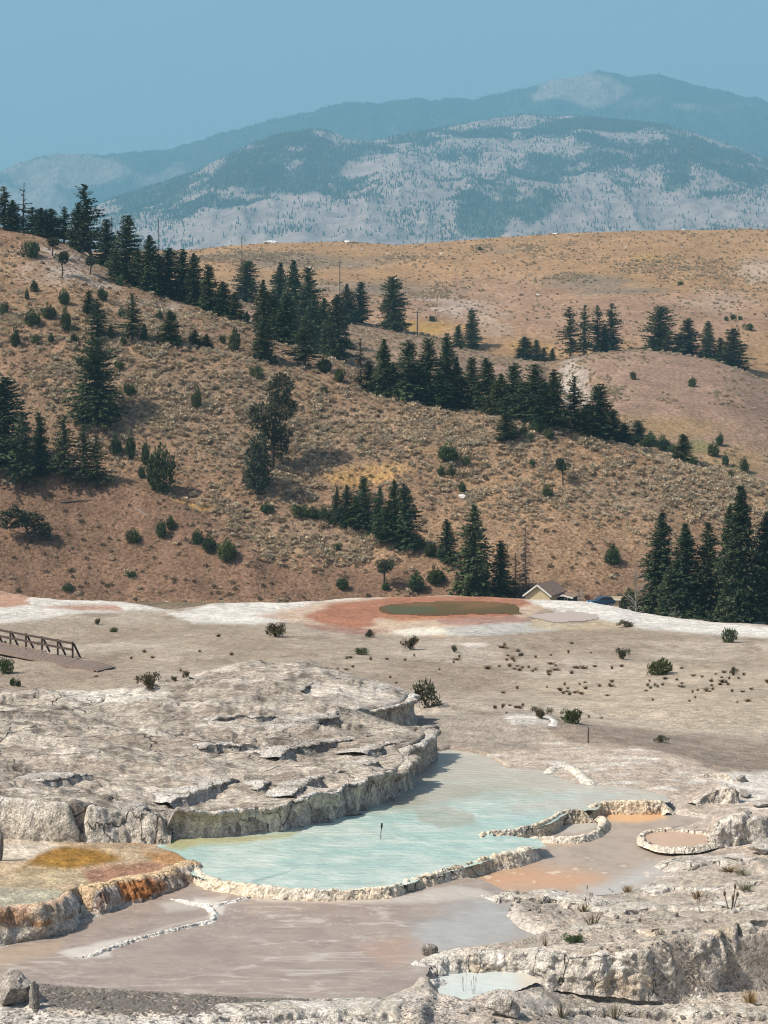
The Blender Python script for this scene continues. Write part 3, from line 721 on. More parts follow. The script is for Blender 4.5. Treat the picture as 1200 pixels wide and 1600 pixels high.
# --- water
def water_mat(name, rough, wave, spec, scale=2.2):
    m, nt, bs = nodes_of(name)
    tc = N(nt, 'ShaderNodeTexCoord').outputs['Object']
    a = N(nt, 'ShaderNodeVertexColor'); a.layer_name = 'Col'
    nt.links.new(a.outputs[0], bs.inputs['Base Color'])
    h = mathn(nt, 'ADD', mathn(nt, 'MULTIPLY', tex(nt, scale, 4, .6, tc, (.7, 1.3, 1)), wave), mathn(nt, 'MULTIPLY', tex(nt, scale * 4, 3, .6, tc, (.5, 1.4, 1)), wave * .3))
    b = N(nt, 'ShaderNodeBump'); b.inputs['Distance'].default_value = 1.0
    nt.links.new(h, b.inputs['Height']); nt.links.new(b.outputs[0], bs.inputs['Normal'])
    bs.inputs['Roughness'].default_value = rough; bs.inputs['IOR'].default_value = 1.33
    bs.inputs['Specular IOR Level'].default_value = spec
    return m
m_water = water_mat('milky_water', .25, .10, .22)
m_wet = water_mat('shallow_film', .33, .045, .2, 2.0)
m_dim = water_mat('spring_film', .6, .02, .02, 1.2)
def pool(name, label, sd, level, colfn, mat, margin=.3, limit=None, wob=0.0):
    sd = sd + wob * fbm2(TX * .22, TY * .10, 211, 3)
    keep = (sd > -margin) & ((TZ < level + .02) | (sd > .5))
    if limit is not None: keep &= limit
    k = keep[:-1, :-1] & keep[1:, :-1] & keep[:-1, 1:] & keep[1:, 1:]
    f = grid_faces(NR_T, NC_T, k)
    idx = np.unique(f); remap = np.full(NR_T * NC_T, -1); remap[idx] = np.arange(len(idx))
    x = TX.ravel()[idx]; y = TY.ravel()[idx]
    V = np.stack([x, y, level.ravel()[idx] if np.ndim(level) else np.full(len(idx), level)], -1)
    u, v = to_px(V)
    o = link(name, make_mesh(name, V, remap[f], colfn(x, y, u, v)), mat)
    tag(o, label, None, None, 'structure')
    return o
def pzone(px, u, v, x, y, soft, wu_=12, wv_=4, s=(.4, .25), seed=171):
    a = fbm2(x * s[0], y * s[1], seed, 4); b = fbm2(x * s[0] * 3, y * s[1] * 3, seed + 3, 3)
    return sstep(-soft, soft, poly_sd(np.array(px, float), u + wu_ * (a + .4 * b), v + wv_ * (a + .4 * b), 90))
def col_p(x, y, u, v):
    c = np.zeros((len(x), 3)) + np.array((.45, .565, .50))
    n = fbm2(x * .5, y * .3, 173, 4); n2 = fbm2(x * 2.2, y * 1.2, 175, 3)
    c = lerpc(c, (.57, .625, .545), sstep(-.1, .4, n) * .8)
    c = lerpc(c, (.56, .62, .55), sstep(1330, 1380, v) * .6)
    tan_c = (.40, .36, .28)
    sdp_ = poly_sd(P_POLY, x, y, 6.0)
    c = lerpc(c, (.47, .48, .41), sstep(1272, 1205, v + 14 * n) * .75)
    rip = fbm2(x * 1.1 + .3 * y, y * 1.6, 177, 3)
    c = lerpc(c, (.66, .68, .60), sstep(.08, .35, rip) * .6)
    c = lerpc(c, (.36, .50, .46), sstep(.15, .45, -rip) * .4)
    for px, a in (([(590, 1255), (660, 1232), (700, 1225), (760, 1232), (740, 1242), (660, 1250), (620, 1262)], .75), ([(640, 1262), (690, 1258), (740, 1272), (740, 1288), (680, 1292), (650, 1282)], .65), ([(690, 1215), (760, 1207), (790, 1205), (780, 1212), (700, 1218)], .85), ([(800, 1210), (860, 1210), (865, 1216), (805, 1214)], .8), ([(690, 1228), (780, 1222), (870, 1226), (860, 1232), (700, 1236)], .6), ([(560, 1262), (700, 1235), (880, 1232), (900, 1240), (700, 1255), (580, 1275)], .35), ([(690, 1195), (780, 1195), (785, 1201), (690, 1203)], .5)):
        c = lerpc(c, tan_c, pzone(px, u, v, x, y, 5, 16, 4) * a)
    c = lerpc(c, (.44, .54, .51), pzone([(880, 1234), (1030, 1245), (1030, 1255), (930, 1255), (840, 1280), (780, 1285), (800, 1262)], u, v, x, y, 8) * .7)
    c = lerpc(c, (.48, .42, .20), pzone([(250, 1305), (330, 1308), (420, 1304), (470, 1296), (450, 1306), (380, 1316), (320, 1320), (285, 1328), (262, 1326)], u, v, x, y, 5, 6, 2) * .85)
    c = lerpc(c, (.22, .36, .34), pzone([(395, 1376), (450, 1362), (466, 1354), (450, 1364), (400, 1379)], u, v, x, y, 2, 3, 1) * .7)
    c = lerpc(c, (.26, .38, .34), pzone([(515, 1383), (560, 1377), (600, 1379), (560, 1384)], u, v, x, y, 3, 6, 1) * .5)
    c = lerpc(c, (.60, .62, .56), sstep(5, 0, v - np.interp(u, [300, 400, 500, 640, 760, 850], [1345, 1375, 1383, 1370, 1333, 1315]) * 0 - 9999) * 0)
    c = lerpc(c, (.58, .50, .41), sstep(4.2, 0, sdp_ + 1.8 * n + .8 * n2) * sstep(1285, 1248, v) * sstep(620, 700, u) * .95)
    c = lerpc(c, (.52, .46, .37), sstep(1250, 1215, v + 16 * n + 8 * n2) * sstep(-.25, .2, fbm2(x * .25, y * .5, 179, 3)) * .7)
    return c * (1 + .10 * n2)[:, None] * np.array((.74, .77, .765))
pool('turquoise_pool_water', 'milky turquoise pool between the grey mound and the cream rims', TS['p'], Z_P, col_p, m_water, .3, TS['m'] < .5)
def streaks(x, y, seed, sx=.35, sy=1.3, w=.05):
    n = fbm2(x * sx + .25 * y, y * sy, seed, 3)
    return np.exp(-(n / w) ** 2)
def col_l(x, y, u, v):
    n = fbm2(x * .25, y * .2, 181, 4); n2 = fbm2(x * 1.2, y * 1.6, 183, 3)
    c = np.zeros((len(x), 3)) + np.array((.42, .345, .29))
    c = lerpc(c, (.34, .275, .24), sstep(-.1, .4, n2) * .7)
    c = lerpc(c, (.60, .53, .47), streaks(x, y, 185) * sstep(-.2, .2, n) * .9)
    c = lerpc(c, (.58, .51, .45), streaks(x, y, 191, .8, 2.2, .035) * sstep(-.2, .3, fbm2(x * .3, y * .3, 193, 3)) * .6)
    c = lerpc(c, (.66, .60, .53), streaks(x, y, 195, 1.7, 3.6, .03) * sstep(-.1, .25, fbm2(x * .5, y * .5, 197, 3)) * .55)
    c = lerpc(c, (.30, .245, .21), streaks(x, y, 198, .9, 2.6, .04) * sstep(0, .3, fbm2(x * .35, y * .35, 199, 3)) * .5)
    c = lerpc(c, (.52, .36, .27), pzone([(560, 1480), (640, 1455), (680, 1470), (660, 1500), (600, 1510)], u, v, x, y, 12) * .6)
    c = lerpc(c, (.52, .41, .30), pzone([(-280, 1490), (0, 1484), (100, 1470), (90, 1490), (0, 1510), (-280, 1510)], u, v, x, y, 6) * .7)
    c = lerpc(c, (.48, .51, .50), pzone([(640, 1450), (700, 1420), (760, 1400), (800, 1415), (812, 1450), (842, 1462), (760, 1480), (690, 1490), (640, 1500)], u, v, x, y, 26, 40, 10) * .75)
    c = lerpc(c, (.66, .61, .54), pzone([(400, 1398), (640, 1398), (700, 1382), (745, 1388), (770, 1402), (640, 1412), (400, 1408)], u, v, x, y, 5, 14, 2) * .8)
    c = lerpc(c, (.60, .55, .49), pzone([(245, 1410), (310, 1402), (360, 1398), (340, 1412), (260, 1425)], u, v, x, y, 5) * .7)
    c = lerpc(c, (.80, .75, .68), pzone([(92, 1488), (130, 1482), (190, 1468), (290, 1442), (345, 1428), (352, 1412), (300, 1402), (300, 1410), (330, 1420), (322, 1434), (240, 1454), (180, 1478), (175, 1496), (120, 1500)], u, v, x, y, 4, 12, 4) * .75)
    c = lerpc(c, (.42, .22, .14), pzone([(325, 1384), (400, 1384), (410, 1392), (340, 1392)], u, v, x, y, 4, 6, 2) * .8)
    return c * np.array((.68, .655, .635)) * (1 + .08 * fbm2(x * 4, y * 2.5, 187, 3))[:, None]
pool('mud_flat_water', 'shallow pinkish grey pool with pale streaks in front of the turquoise one', TS['l'], mud_z(TS['p']), col_l, m_wet, .25, (TS['m'] < .3) & (TS['o'] < .4) & (TS['p'] < .5))
def col_t(x, y, u, v):
    n = fbm2(x * .6, y * .4, 201, 4); n2 = fbm2(x * 2.6, y * 1.6, 203, 3)
    c = np.zeros((len(x), 3)) + np.array((.34, .27, .21))
    c = lerpc(c, (.28, .22, .165), sstep(.0, .4, n2) * .7)
    c = lerpc(c, (.47, .26, .14), pzone([(700, 1372), (800, 1352), (900, 1358), (940, 1372), (880, 1388), (770, 1392), (730, 1385)], u, v, x, y, 16, 30, 7) * .8)
    c = lerpc(c, (.60, .34, .16), pzone([(940, 1268), (1030, 1270), (1040, 1276), (990, 1284), (950, 1282)], u, v, x, y, 4) * .8)
    c = lerpc(c, (.50, .30, .17), pzone([(820, 1312), (900, 1313), (900, 1318), (830, 1322)], u, v, x, y, 3) * .7)
    c = lerpc(c, (.42, .41, .38), pzone([(900, 1385), (980, 1370), (1050, 1350), (1060, 1362), (1000, 1390), (920, 1402)], u, v, x, y, 14, 24, 6) * .7)
    c = lerpc(c, (.42, .39, .34), pzone([(830, 1300), (880, 1280), (940, 1276), (935, 1292), (900, 1303)], u, v, x, y, 4) * .8)
    c = lerpc(c, (.66, .54, .40), sstep(.4, .6, n2) * .6 * (v > 1340))
    return c
pool('tan_pool_water', 'shallow tan and orange pool below the knobby rims', TS['t'], Z_T, col_t, m_wet, .25, (TS['p'] < .5) & (TS['l'] < .1))
pool('round_basin_water', 'small round tan pool inside its raised rim', TS['c'], Z_C, lambda x, y, u, v: np.zeros((len(x), 3)) + np.array((.42, .29, .20)) * (1 + .15 * fbm2(x, y, 205, 3))[:, None], m_wet, .1)
pool('cliff_foot_pool_water', 'pale blue puddle at the foot of the white rock ledge', TS['s'], Z_SP, lambda x, y, u, v: lerpc(np.zeros((len(x), 3)) + np.array((.47, .50, .46)), (.50, .40, .30), sstep(790, 830, u) * .7), m_wet, .25)
def col_d2(x, y, u, v):
    n = fbm2(x * .2, y * .12, 207, 3)
    c = np.zeros((len(x), 3)) + np.array((.095, .07, .034))
    c = lerpc(c, (.17, .095, .05), sstep(-.1, .4, n) * .7)
    return lerpc(c, (.07, .085, .05), pzone([(600, 950), (680, 948), (690, 958), (620, 960)], u, v, x, y, 3) * .7)
pool('dark_spring_water', 'dark olive spring ringed by rust coloured mats', TS['d2'], Z_D + .02, col_d2, m_dim, .2, None, 2.6)
pool('grey_puddle_water', 'flat grey brown puddle right of the dark spring', TS['d3'], Z_D + .02, lambda x, y, u, v: np.zeros((len(x), 3)) + np.array((.36, .30, .265)), m_dim, .2, None, 2.0)

# ------------------------------------------------------------------ ledges, rims and cliffs of the terrace
def resample(top, step):
    top = np.asarray(top, float)
    d = np.r_[0, np.cumsum(np.hypot(*np.diff(top[:, :2], axis=0).T))]
    n = max(int(d[-1] / step), 8)
    s = np.linspace(0, d[-1], n)
    # smooth curve through the points
    P = np.stack([np.interp(s, d, top[:, k]) for k in range(3)], -1)
    k = max(2, int(.35 / step))
    for j in range(3):
        a = P[:, j]; P[:, j] = smooth1(np.r_[2 * a[0] - a[k:0:-1], a, 2 * a[-1] - a[-2:-k - 2:-1]], k)[k:-k]
    return P, s
m_ledge = ground_mat('ledge_stone', [(3.0, .82, 1.18, None), (11.0, .72, 1.28, None), (26.0, .78, 1.22, None)], [(4.0, .14, (1, 1, .7)), (12.0, .10, None)], .9, .2, cracks=[(.6, .014, .65, .1, (1, 1, .45))])
def ledge(name, label, cat, top, zb, step=.07, rows=18, inset=.8, width=.3, slope=.18, belly=.0, lobes=.12, flute=.10, ffreq=1.6, knob=.04, kfreq=6., topj=.04, colfn=None, seed=1, group=None, ends=True, lift=.03, undercut=.0, notch=.0, swell=.0):
    """a rock face that follows the line `top` (high ground on its left) down to the level zb"""
    P, s = resample(top, step)
    n = len(P)
    T = np.gradient(P[:, :2], axis=0); T /= np.hypot(*T.T)[:, None] + 1e-9
    out = np.stack([T[:, 1], -T[:, 0]], -1)                     # towards the low side
    zb = np.interp(s / s[-1], np.linspace(0, 1, len(zb)), zb) if np.ndim(zb) else np.full(n, float(zb))
    zb = np.minimum(zb, P[:, 2] - .03)
    prof = [(-inset, 0.0, -.14), (-width, 0.0, .0), (-width * .45, 0.0, lift), (0.0, .03, lift * .5)]
    nf = rows - len(prof) - 1
    for i in range(nf):
        t = .1 + .9 * i / (nf - 1)
        prof.append((slope * t + belly * math.sin(math.pi * t) - undercut * (sstep(.1, .28, t) - .6 * sstep(.5, 1, t)), t, 0))
    prof.append((slope + .12, 1.0, -.22))
    R = len(prof)
    off = np.array([p[0] for p in prof])[:, None]; tt = np.array([p[1] for p in prof])[:, None]; dz = np.array([p[2] for p in prof])[:, None]
    H = (P[:, 2] - zb)[None]
    Z = P[None, :, 2] - tt * H + dz
    face = sstep(-width * 1.2, 0.0, off)
    S = np.broadcast_to(s[None], Z.shape)
    scale = np.minimum(1.0, H / .6)
    d = lobes * (fbm2(S * .45, S * 0 + seed * 3.3, seed, 2) + .15) + lobes * .45 * (fbm2(S * 1.5, S * 0 + seed * 1.3, seed + 1, 2) + .1)
    d = d + flute * scale * (fbm2(S * ffreq, Z * .35, seed + 3, 3) + .5 * np.abs(fbm2(S * ffreq * 2.7, Z * .3, seed + 5, 2)))
    if notch: d = d - notch * np.exp(-(fbm2(S * .55, Z * .25 + seed, seed + 15, 3) / .05) ** 2) * sstep(.0, .3, fbm2(S * .3, S * 0 + .5, seed + 16, 2) + .15)
    X0 = P[None, :, 0] + out[None, :, 0] * off; Y0 = P[None, :, 1] + out[None, :, 1] * off
    kn = fbm3(X0 * kfreq, Y0 * kfreq, Z * kfreq * .8, seed + 9, 2)
    d = d * face + knob * kn * (face * .8 + .2) + knob * .8 * fbm3(X0 * kfreq * 2.4, Y0 * kfreq * 2.4, Z * kfreq * 2.2, seed + 10, 2) * face
    X = X0 + out[None, :, 0] * d; Y = Y0 + out[None, :, 1] * d
    Z = Z + topj * (1 - tt) * (fbm2(S * 2.2, off * 2 + 0 * S, seed + 11, 3) + .8 * fbm2(S * 7.5, off * 5 + 0 * S, seed + 12, 2)) * (off > -inset * .9) + knob * .5 * fbm3(X0 * kfreq, Y0 * kfreq, Z * kfreq, seed + 13, 2) * (1 - tt)
    if swell: Z = Z + swell * fbm2(S * .45, S * 0 + .3, seed + 17, 3) * (1 - tt) * sstep(-inset, -width, off)
    if ends:
        e = sstep(0, .5, np.minimum(s, s[-1] - s))[None]
        Z = Z - (1 - e) * H * .8 * (1 - tt)
    V = np.stack([X, Y, Z], -1)
    cols = colfn(S, tt + 0 * S, kn, Z, X, Y)
    o = link(name, make_mesh(name, V.reshape(-1, 3), grid_faces(R, n), cols.reshape(-1, 3)), m_ledge)
    if label: tag(o, label, cat, group)
    return o
def col_mound(seed, stain=1.0):
    def f(S, t, kn, Z, X, Y):
        c = np.zeros(S.shape + (3,)) + np.array((.50, .445, .37))
        st = fbm2(S * 2.6, Z * .25, seed, 3); st2 = fbm2(S * .6, Z * .3, seed + 2, 3)
        c = lerpc(c, (.60, .53, .41), sstep(-.05, .4, st) * sstep(.1, .35, t) * stain)
        c = lerpc(c, (.33, .275, .215), sstep(.05, .4, -st + .3 * st2) * .6)
        c = lerpc(c, (.24, .21, .18), sstep(.1, .4, st2 + .4 * kn) * (1 - sstep(.25, .5, t)) * .8)
        c = lerpc(c, (.60, .57, .52), sstep(.1, .5, fbm2(X * 1.4, Y * 1.4, seed + 4, 3)) * (t < .08) * .7)
        return c * (1 + .15 * kn)[..., None]
    return f
def col_rim(seed, base=(.66, .555, .42), orange=.3, tips=.6):
    def f(S, t, kn, Z, X, Y):
        c = np.zeros(S.shape + (3,)) + np.array(base)
        n = fbm2(S * .8, t, seed, 3)
        kn = fbm3(X * 8, Y * 8, Z * 9, seed + 21, 2)
        c = lerpc(c, (.70, .64, .54), sstep(-.2, .3, n) * .6)
        c = lerpc(c, (.33, .27, .20), sstep(.22, .6, kn + .25 * n) * tips)
        c = lerpc(c, (.58, .33, .16), sstep(.55, 1.0, t) * sstep(-.15, .3, fbm2(S * .35, t * 0, seed + 3, 2)) * orange)
        return c
    return f
def col_rust(S, t, kn, Z, X, Y):
    c = np.zeros(S.shape + (3,)) + np.array((.52, .44, .36))
    n = fbm2(S * .7, t * .6, 331, 3); n2 = fbm2(S * 3, t * 3, 333, 3)
    rust = sstep(-.25, .15, n) * (1 - sstep(.55, .9, t + .3 * n2))
    c = lerpc(c, (.40, .145, .03), rust * .9)
    c = lerpc(c, (.16, .08, .045), sstep(.05, .4, n2) * .75 * (t < .6))
    c = lerpc(c, (.56, .40, .24), (t < .05) * 1.0)
    return lerpc(c, (.62, .57, .50), sstep(.65, .95, t) * .7)
def col_pale(seed):
    def f(S, t, kn, Z, X, Y):
        c = np.zeros(S.shape + (3,)) + np.array((.50, .445, .37))
        n = fbm2(S * 1.1, Z * 1.4, seed, 4)
        c = lerpc(c, (.57, .52, .45), sstep(-.1, .4, n))
        c = lerpc(c, (.33, .285, .235), sstep(.15, .5, -n + .3 * kn) * .7)
        c = lerpc(c, (.56, .44, .31), sstep(.25, .5, fbm2(S * .6, Z * .8, seed + 6, 3)) * .6)
        return c * (1 + .14 * kn)[..., None]
    return f
CAT_L, CAT_R = 'rock ledge', 'travertine rim'
ledge('travertine_ledge', 'broad grey slab face at the left end of the mound above the orange basin', CAT_L, uvz([(-280, 1246, -13.4), (0, 1250, -13.45), (60, 1252, -13.45), (118, 1256, -13.55), (124, 1252, -13.5)]), -14.78, .06, 20, slope=.22, belly=.12, lobes=.15, flute=.06, knob=.05, colfn=col_mound(301, .3), seed=11, swell=.2, notch=.2)
ledge('travertine_ledge', 'broken middle face of the grey mound behind the fallen blocks', CAT_L, uvz([(118, 1254, -13.6), (150, 1262, -13.75), (200, 1268, -14.0), (268, 1273, -14.12)]), -14.92, .06, 18, slope=.5, lobes=.35, flute=.22, ffreq=2.4, knob=.09, kfreq=3, colfn=col_mound(303, .4), seed=13)
ledge('travertine_ledge', 'cream streaked face of the grey mound along the turquoise pool', CAT_L, uvz([(255, 1273, -14.15), (330, 1274, -14.2), (400, 1269, -14.2), (450, 1261, -14.15), (500, 1247, -14.08), (540, 1237, -14.05), (575, 1224, -14.03), (610, 1211, -14.0), (638, 1196, -13.95), (651, 1187, -13.9), (654, 1180, -13.9), (645, 1176, -13.9)]), [-15.0, -15.02], .05, 26, slope=-.12, belly=-.1, lobes=.4, flute=.22, ffreq=1.9, knob=.045, colfn=col_mound(305, 1.0), seed=15, lift=.05, undercut=.10, notch=.3, swell=.28)
ledge('travertine_ledge', 'rounded fluted lobe of the grey mound above the pool shadow', CAT_L, uvz([(625, 1176, -13.9), (640, 1172, -13.88), (655, 1166, -13.86), (668, 1160, -13.85), (677, 1151, -13.84), (680, 1141, -13.8), (668, 1131, -13.75)]), -15.0, .05, 24, slope=.0, belly=.06, lobes=.3, flute=.2, ffreq=3.4, knob=.07, kfreq=5, colfn=col_mound(307, .6), seed=17, undercut=.16, notch=.2, swell=.12)
ledge('travertine_ledge', 'upper fluted lobe at the back end of the grey mound by a shrub', CAT_L, uvz([(560, 1115, -13.64), (575, 1112, -13.62), (600, 1108, -13.6), (630, 1103, -13.6), (645, 1098, -13.58), (652, 1088, -13.52), (645, 1080, -13.46)]), [-14.3, -14.75], .05, 22, slope=.0, lobes=.3, flute=.2, ffreq=3.4, knob=.07, kfreq=5, colfn=col_mound(309, .8), seed=19, undercut=.2, notch=.2, swell=.12)
# strata ledges across the top of the mound
def strata(label, px, h, seed, inset=2.2):
    P = uvz([(u, v, -13.5) for u, v in px])
    for _ in range(4):
        z = MOUND(P[:, 0], P[:, 1]); P = np.array([at_z(u, v, zz) for (u, v), zz in zip(px, z)])
    h *= .42
    P[:, 2] = MOUND(P[:, 0], P[:, 1]) + h * .6
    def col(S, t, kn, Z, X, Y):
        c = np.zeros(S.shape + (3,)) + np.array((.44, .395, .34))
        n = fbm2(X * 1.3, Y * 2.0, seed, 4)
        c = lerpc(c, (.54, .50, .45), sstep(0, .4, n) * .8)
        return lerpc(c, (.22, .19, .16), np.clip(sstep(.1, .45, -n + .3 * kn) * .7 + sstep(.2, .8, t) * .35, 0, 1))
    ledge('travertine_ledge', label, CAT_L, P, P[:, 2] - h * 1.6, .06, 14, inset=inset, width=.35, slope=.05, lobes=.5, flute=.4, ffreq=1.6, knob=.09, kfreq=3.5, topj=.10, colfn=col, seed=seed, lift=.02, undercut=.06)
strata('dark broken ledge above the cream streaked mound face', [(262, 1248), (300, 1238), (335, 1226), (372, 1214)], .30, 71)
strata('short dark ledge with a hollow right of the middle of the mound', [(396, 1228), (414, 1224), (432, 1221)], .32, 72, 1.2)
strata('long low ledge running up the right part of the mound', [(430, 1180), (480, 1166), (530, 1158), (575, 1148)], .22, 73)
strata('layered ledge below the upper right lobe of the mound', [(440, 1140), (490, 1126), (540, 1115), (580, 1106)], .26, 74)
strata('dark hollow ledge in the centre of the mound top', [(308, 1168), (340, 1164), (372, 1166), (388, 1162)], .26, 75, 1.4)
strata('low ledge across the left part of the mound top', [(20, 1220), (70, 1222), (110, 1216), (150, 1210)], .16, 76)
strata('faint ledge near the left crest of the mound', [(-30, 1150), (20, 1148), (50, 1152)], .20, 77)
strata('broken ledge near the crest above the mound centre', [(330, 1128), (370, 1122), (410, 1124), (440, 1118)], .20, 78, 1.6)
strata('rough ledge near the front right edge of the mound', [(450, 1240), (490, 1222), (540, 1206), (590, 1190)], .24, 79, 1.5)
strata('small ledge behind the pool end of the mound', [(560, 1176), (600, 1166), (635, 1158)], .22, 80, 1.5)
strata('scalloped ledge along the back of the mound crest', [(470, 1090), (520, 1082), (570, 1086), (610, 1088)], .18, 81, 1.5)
def bank_ledge(label, px, h, seed, inset=1.6):
    pts = [on_terrace(u, v) for u, v in px]
    P = np.array([(p.x, p.y, p.z + h * .55) for p in pts])
    ledge('travertine_ledge', label, CAT_L, P, P[:, 2] - h * 1.5, .05, 14, inset=inset, width=.3, slope=.12, lobes=.5, flute=.3, ffreq=1.4, knob=.09, kfreq=3.5, topj=.07, colfn=col_pale(seed), seed=seed, lift=.02)
# rims of the turquoise pool
ledge('travertine_dam', 'long cream rim along the front edge of the turquoise pool', CAT_R, uvz([(306, 1352, -14.97), (316, 1367, -14.97), (332, 1373, -14.97), (370, 1379, -14.97), (400, 1384, -14.97), (450, 1387, -14.97), (500, 1391, -14.97), (560, 1389, -14.97), (610, 1385, -14.97), (640, 1377, -14.97)]), -15.33, .03, 16, inset=.25, width=.1, slope=.16, lobes=.2, flute=.06, ffreq=1.6, knob=.05, kfreq=9, topj=.06, colfn=col_rim(311, (.70, .59, .44), .45, .4), seed=21)
ledge('travertine_dam', 'knobby cream rim between the turquoise pool and the tan shallows', CAT_R, uvz([(632, 1381, -14.97), (645, 1372, -14.97), (690, 1362, -14.96), (740, 1348, -14.96), (760, 1341, -14.96), (800, 1331, -14.96), (846, 1321, -15.0)]), [-15.46, -15.41], .03, 18, inset=.3, width=.14, slope=.25, lobes=.25, flute=.06, ffreq=1.6, knob=.05, kfreq=9, topj=.10, colfn=col_rim(313, (.66, .55, .40), .7, .8), seed=23)
ledge('travertine_dam', 'upper knobby rim that starts inside the turquoise pool', CAT_R, uvz([(754, 1312, -15.0), (759, 1301, -14.96), (800, 1297, -14.95), (850, 1286, -14.94), (882, 1268, -14.93), (926, 1264, -14.92)]), [-15.1, -15.28, -15.4], .03, 16, inset=.3, width=.13, slope=.14, lobes=.12, flute=.06, ffreq=1.6, knob=.05, kfreq=9, topj=.08, colfn=col_rim(315, (.68, .56, .40), .35, .8), seed=25)
ledge('travertine_dam', 'straight pale rim at the right end of the turquoise pool over orange water', CAT_R, uvz([(924, 1262, -14.93), (932, 1255, -14.92), (960, 1252, -14.92), (1000, 1253, -14.92), (1038, 1252, -14.92), (1041, 1256, -14.95)]), -15.41, .03, 18, inset=.35, width=.14, slope=.12, lobes=.06, flute=.06, ffreq=1.6, knob=.05, kfreq=9, topj=.05, colfn=col_rim(317, (.66, .54, .39), .9, .6), seed=27)
ledge('travertine_dam', 'low curved rim round the small basin in the tan shallows', CAT_R, uvz([(820, 1306, -15.22), (850, 1308, -15.2), (880, 1308, -15.18), (908, 1306, -15.17), (930, 1299, -15.17), (944, 1289, -15.17), (946, 1279, -15.17), (934, 1272, -15.17)]), -15.41, .03, 14, inset=.25, width=.12, slope=.14, lobes=.1, flute=.06, ffreq=1.6, knob=.05, kfreq=9, topj=.05, colfn=col_rim(319, (.66, .555, .41), .4, .7), seed=29)
a_ = np.linspace(-2.9, 3.0, 40)
ledge('travertine_dam', 'ring shaped rim of the small round pool at the right', CAT_R, np.array([at_z(1058 + 53 * ring_r(a + math.pi) * math.cos(a + math.pi), 1310.5 + 15.5 * ring_r(a + math.pi) * math.sin(a + math.pi), -15.14) for a in a_]), -15.5, .03, 14, inset=.22, width=.1, slope=.16, lobes=.08, flute=.06, ffreq=1.6, knob=.05, kfreq=9, topj=.05, colfn=col_rim(321, (.62, .52, .39), .2, .8), seed=31, ends=False)
# rock ledges at the right
ledge('travertine_ledge', 'knobby rock block rising right behind the round pool', CAT_L, np.concatenate([lipCB, uvz([(1184, 1264, -14.2)])]), -15.42, .05, 22, inset=.6, slope=.12, belly=.1, lobes=.3, flute=.25, ffreq=1.6, knob=.12, kfreq=4, colfn=col_rim(323, (.50, .44, .37), .0, .75), seed=33)
ledge('travertine_ledge', 'small knobby rock step above the block on the right shelf', CAT_L, np.concatenate([lipSC, uvz([(1155, 1228, -14.6)])]), -15.18, .045, 16, inset=.5, slope=.1, lobes=.15, flute=.15, ffreq=2, knob=.1, kfreq=5, colfn=col_rim(325, (.46, .40, .33), .0, .8), seed=35)
ledge('travertine_dam', 'short hooked rim on the upper right shelf', CAT_R, uvz([(1080, 1217, -14.98), (1090, 1213, -14.92), (1110, 1210, -14.88), (1132, 1210, -14.88), (1139, 1216, -14.95), (1141, 1222, -15.0)]), -15.1, .04, 12, inset=.3, width=.2, slope=.12, knob=.05, kfreq=9, colfn=col_rim(327, (.58, .50, .40), .1, .9), seed=37)
ledge('travertine_dam', 'pale crumbly ridge behind the right arm of the turquoise pool', CAT_R, uvz([(858, 1208, -14.95), (868, 1200, -14.9), (884, 1196, -14.86), (893, 1200, -14.88), (905, 1211, -14.92), (922, 1224, -14.97)]), -15.03, .04, 12, inset=.4, width=.3, slope=.2, knob=.05, kfreq=9, colfn=col_rim(329, (.62, .555, .46), .1, .5), seed=39)
ledge('travertine_ledge', 'white lip at the back right corner of the shelf before the gravel', CAT_L, uvz([(858, 1136, -14.62), (861, 1126, -14.6), (850, 1118, -14.6)])[::-1][:, :] * 1.0, -15.5, .05, 12, inset=.4, slope=.15, knob=.06, colfn=col_rim(331, (.68, .64, .58), .0, .3), seed=41)
# rust coloured front of the orange basin
ledge('travertine_ledge', 'rust orange stained front wall of the left basin', CAT_L, uvz([(128, 1389, -14.66), (139, 1384, -14.68), (171, 1381, -14.74), (187, 1375, -14.74), (227, 1368, -14.76), (261, 1361, -14.78), (280, 1353, -14.8), (297, 1346, -14.82), (309, 1350, -14.86), (311, 1344, -14.88)]), [-15.55, -15.55], .04, 22, inset=.45, width=.3, slope=.3, belly=.12, lobes=.25, flute=.2, ffreq=2, knob=.1, kfreq=4.5, colfn=col_rust, seed=43)
def col_left(S, t, kn, Z, X, Y):
    c = col_pale(341)(S, t, kn, Z, X, Y)
    n = fbm2(S * .9, t * 1.5, 343, 3)
    c = lerpc(c, (.30, .14, .05), sstep(-.2, .25, n) * (t < .5) * .8)
    return lerpc(c, (.52, .34, .22), (t < .04) * .8)
ledge('travertine_ledge', 'stepped pale front wall of the left basin with a dark crack', CAT_L, uvz([(-280, 1425, -14.48), (0, 1421, -14.5), (53, 1416, -14.53), (100, 1407, -14.57), (117, 1396, -14.6), (122, 1388, -14.64)]), -15.56, .045, 22, inset=.5, width=.3, slope=.3, belly=.1, lobes=.3, flute=.16, ffreq=1.4, knob=.09, kfreq=3.5, colfn=col_left, seed=45)
